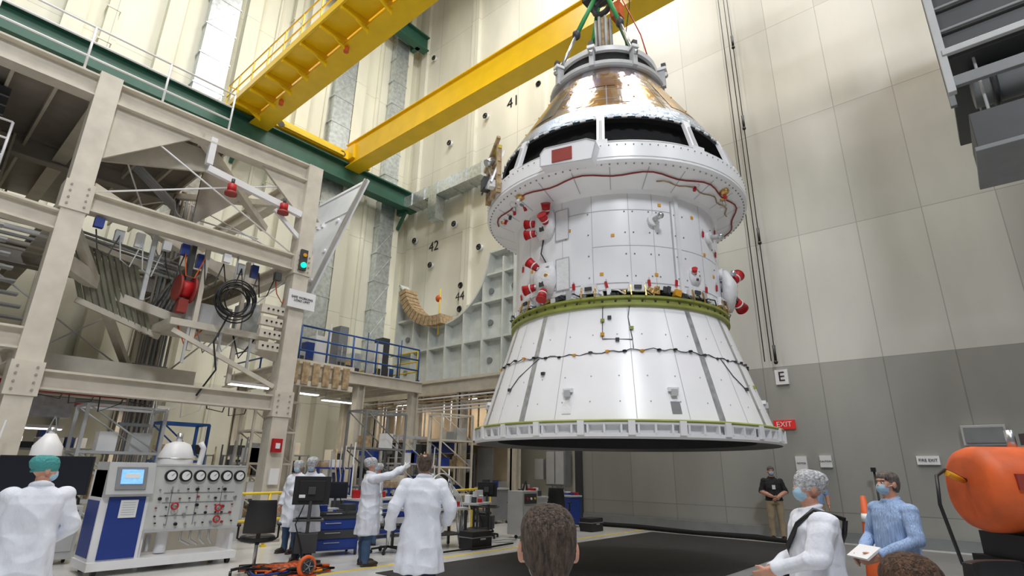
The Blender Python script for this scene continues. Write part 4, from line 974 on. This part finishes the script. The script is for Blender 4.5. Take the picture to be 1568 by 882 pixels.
    if cap:
        b.loft([(0,.0,.10 if cap is net else .11,.080,.097),(0,-.012,.14,.095,.115),(0,-.02,.19,.1,.12),(0,-.02,.23,.085,.1),(0,-.02,.252,.045,.055)],cap,30,.03,11)
        b.sweep([(.082*math.cos(a),-.01+.1*math.sin(a),.125+.025*math.sin(a)) for a in [math.pi*2*i/20 for i in range(21)]],.009,cap,8)
    elif hair:
        b.loft([(0,-.05,.045,.050,.045),(0,-.035,.08,.070,.068),(0,-.02,.135,.081,.09),(0,-.008,.175,.083,.1),(0,-.005,.205,.073,.09),(0,-.008,.228,.052,.066),(0,-.01,.240,.025,.034)],hair,36,.012,13)
        if bald: b.ell((0,-.062,.205),(.036,.03,.026),skinm,16,8)
    if mask:
        b.loft([(0,.05,.015,.03,.032),(0,.055,.04,.052,.05),(0,.055,.07,.06,.058),(0,.05,.10,.056,.056)],maskb,20)
    hm=b.M.copy()
    src=b.mesh(name+'_src')
    so=bpy.data.objects.new('tmp',src); bpy.context.collection.objects.link(so)
    r=so.modifiers.new('r','REMESH'); r.mode='VOXEL'; r.voxel_size=.0075*s; r.use_smooth_shade=True
    sm=so.modifiers.new('s','SMOOTH'); sm.factor=.5; sm.iterations=3
    dg=bpy.context.evaluated_depsgraph_get(); dg.update()
    me=bpy.data.meshes.new_from_object(so.evaluated_get(dg)); me.name=name+'_body'
    bvh=BVHTree.FromPolygons([Vector(v) for v in b.V],b.F)
    me.materials.clear()
    for m in b.mats: me.materials.append(m)
    idx=[]; cl=set(); hr=set()
    for p in me.polygons:
        h=bvh.find_nearest(p.center); i=b.MI[h[2]] if h[2] is not None else 0; idx.append(i)
        if b.mats[i] in CL: cl.update(p.vertices)
        elif b.mats[i] in (hairb,hairg,hairr): hr.update(p.vertices)
    amp=.020 if is_coat else .011
    sd=Vector((x*3,y*3,0)); nor=[v.normal.copy() for v in me.vertices]
    for i in cl:
        v=me.vertices[i]; q=v.co+sd
        w_=noise.noise(Vector((q.x*4+q.z*3,q.y*4,q.z*5-q.x*2))); w2=noise.noise(Vector((q.x*11,q.y*11,q.z*7)))
        v.co+=nor[i]*amp*((1-abs(w_)*2.2)*.7+w2*.45)
    for i in hr:
        v=me.vertices[i]; q=v.co+sd
        v.co+=nor[i]*.004*noise.noise(Vector((q.x*70,q.y*70,q.z*22)))
    me.polygons.foreach_set('material_index',idx); me.polygons.foreach_set('use_smooth',[True]*len(idx)); me.update()
    bpy.data.objects.remove(so); bpy.data.meshes.remove(src)
    bo=bpy.data.objects.new('body',me); bpy.context.collection.objects.link(bo); bo.parent=root
    f=B(); f.M=hm
    for sx in (-1,1):
        f.ell((sx*.031,.083,.118),(.014,.009,.008),white,10,6); f.ell((sx*.031,.0905,.118),(.006,.004,.006),black,8,6)
        f.sweep([(sx*.015,.094,.137),(sx*.035,.092,.142),(sx*.052,.08,.136)],.004,hair or hairb,6)
        if mask: f.sweep([(sx*.05,.07,.085),(sx*.074,.02,.1),(sx*.084,-.01,.115)],.0025,white,5)
    if extra: extra(f,S)
    f.obj('face_details',parent=root)
    return root
def strap(f,S):
    f.M=S
    f.sweep([(-.15,-.15,1.42),(-.05,-.17,1.3),(.08,-.175,1.18),(.2,-.14,1.02),(.235,0,.95)],.016,black,8)
    f.sweep([(-.15,-.15,1.42),(-.13,.02,1.485),(-.12,.12,1.38),(.0,.16,1.2),(.21,.06,.97)],.016,black,8)
    f.box((.25,.1,.9),(.1,.16,.12),black)
def paper(f,S):
    f.M=S; f.box((.0,.33,1.02),(.24,.02,.17),white,rx=55)
def belt(f,S):
    f.M=S; f.sweep([(.19*math.cos(a),.145*math.sin(a),.945) for a in [math.pi*2*i/24 for i in range(25)]],.016,black,6); f.box((0,.155,1.25),(.07,.01,.1),white)
person('technician_in_lab_coat',6.3,8.75,-22,1.76,arms={'R':((.22,.27,1.47),(.17,.50,1.60)),'L':((-.27,.02,1.14),(-.22,.18,.92))},legs=jeans,cap=net,handm=glove,point='R',head_az=5,head_tilt=8,bulk=1.06)
person('man_in_lab_coat',4.55,5.28,52,1.76,arms={'L':((-.31,-.06,1.15),(-.33,.10,.92)),'R':((.31,-.06,1.15),(.27,.14,.98))},legs=navy,hair=hairb,bald=True,handm=glove,head_az=-8,head_tilt=3,bulk=1.08)
person('technician_in_lab_coat',1.22,6.60,80,1.64,arms={'L':((-.25,.08,1.14),(-.10,.32,1.0)),'R':((.28,.0,1.13),(.14,.24,.98))},legs=navy,cap=teal,handm=glove,head_az=-72,head_tilt=0,bulk=1.1)
person('technician_in_lab_coat',5.75,9.85,225,1.75,arms={'L':((-.27,.08,1.16),(-.08,.28,1.05)),'R':((.27,.08,1.16),(.08,.28,1.1))},legs=navy,cap=net,head_tilt=-15)
person('technician_in_lab_coat',6.08,10.95,200,1.7,legs=jeans,cap=net,head_az=20)
person('technician_in_lab_coat',8.0,10.9,150,1.68,legs=jeans,cap=net,head_az=20)
person('visitor_in_lab_coat',4.90,1.22,122,1.60,arms={'L':((-.29,.08,1.15),(-.12,.3,1.02)),'R':((.30,-.02,1.13),(.14,.25,.98))},legs=navy,cap=net,extra=strap,head_tilt=8,head_az=5,hs=1.1,bulk=1.28)
person('man_in_blue_shirt',6.4,.9,138,1.64,top=shirtb,is_coat=False,legs=navy,hair=hairg,arms={'L':((-.27,.05,1.15),(-.10,.28,1.0)),'R':((.27,.03,1.14),(.12,.28,.98))},extra=paper,head_tilt=5,bulk=1.12)
person('man_in_black_polo',16.2,4.85,205,1.8,top=shirtk,is_coat=False,legs=khaki,hair=hairg,short=True,extra=belt,arms={'L':((-.27,.02,1.14),(-.05,.2,1.0)),'R':((.27,.02,1.14),(.05,.2,1.02))},bulk=1.08)
person('man_in_blue_shirt',16.2,3.85,200,1.74,top=shirtb,is_coat=False,legs=khaki,hair=hairg,short=True)
person('seated_spectator',1.61,1.22,43,1.78,top=greym,is_coat=False,legs=navy,hair=hairb,seat=.535,head_tilt=0,hs=1.1,mask=True)
person('seated_spectator',2.33,.31,15,1.76,top=navy,is_coat=False,legs=navy,hair=hairr,seat=.43,head_az=10,hs=1.05,mask=True)
def stool(x,y,h):
    b=B(); b.cyl((x,y,h-.05),(x,y,h-.0),.19,black,n=24)
    for k in range(4):
        a=k*math.pi/2+.78; b.cyl((x+.12*math.cos(a),y+.12*math.sin(a),h-.05),(x+.22*math.cos(a),y+.22*math.sin(a),0),.014,steel,n=8)
    b.torus((x,y,.22),.185,.01,steel); b.obj('stool')
stool(1.58,1.20,.54); stool(2.30,.30,.44)

# ------------------------------------------------------------------ lights
def area(name,loc,tgt,sx,sy,e,col=(1,.975,.935)):
    la=bpy.data.lights.new(name,'AREA'); la.shape='RECTANGLE'; la.size=sx; la.size_y=sy; la.energy=e; la.color=col
    o=bpy.data.objects.new(name,la); bpy.context.collection.objects.link(o); o.location=loc
    d=Vector(tgt)-Vector(loc); o.rotation_euler=d.to_track_quat('-Z','Y').to_euler(); return o
for i,(x,y) in enumerate(((2,2),(10,-4),(2,12),(11,11),(-6,6),(14,2))):
    area('craft_key_light',(x,y,27.5),(x,y,0),3,3,3300)
area('craft_key_light',(-4,-6,17),(9,6,5),3,2,4200,(.93,.96,1))  # added key light behind the camera, brightens the craft's near side
area('craft_key_light',(6,-10,16),(12,6,6),3,2,700,(.95,.97,1))  # weaker fill added behind the camera for upright faces, not a hall fixture
w=bpy.data.worlds.new('hall_ambient'); bpy.context.scene.world=w; w.use_nodes=True
bg=w.node_tree.nodes['Background']; bg.inputs[0].default_value=(.84,.91,1,1); bg.inputs[1].default_value=.34

# ------------------------------------------------------------------ camera
cam=bpy.data.cameras.new('camera'); co=bpy.data.objects.new('camera',cam); bpy.context.collection.objects.link(co)
th=R_(18.3); ro=R_(.97); az=R_(41)
Rv=Vector((math.sin(az),-math.cos(az),0)); H_=Vector((math.cos(az),math.sin(az),0))
Fv=H_*math.cos(th)+Vector((0,0,math.sin(th))); Uv=Vector((0,0,math.cos(th)))-H_*math.sin(th)
R2=Rv*math.cos(ro)+Uv*math.sin(ro); U2=Uv*math.cos(ro)-Rv*math.sin(ro)
M=Matrix.Identity(4)
for i in range(3): M[i][0]=R2[i];M[i][1]=U2[i];M[i][2]=-Fv[i];M[i][3]=(0,0,1.6)[i]
co.matrix_world=M; cam.sensor_width=36; cam.lens=19.35; cam.clip_end=200; cam.clip_start=.05
bpy.context.scene.camera=co
vs_=bpy.context.scene.view_settings
vs_.view_transform='Standard'; vs_.exposure=-1.4
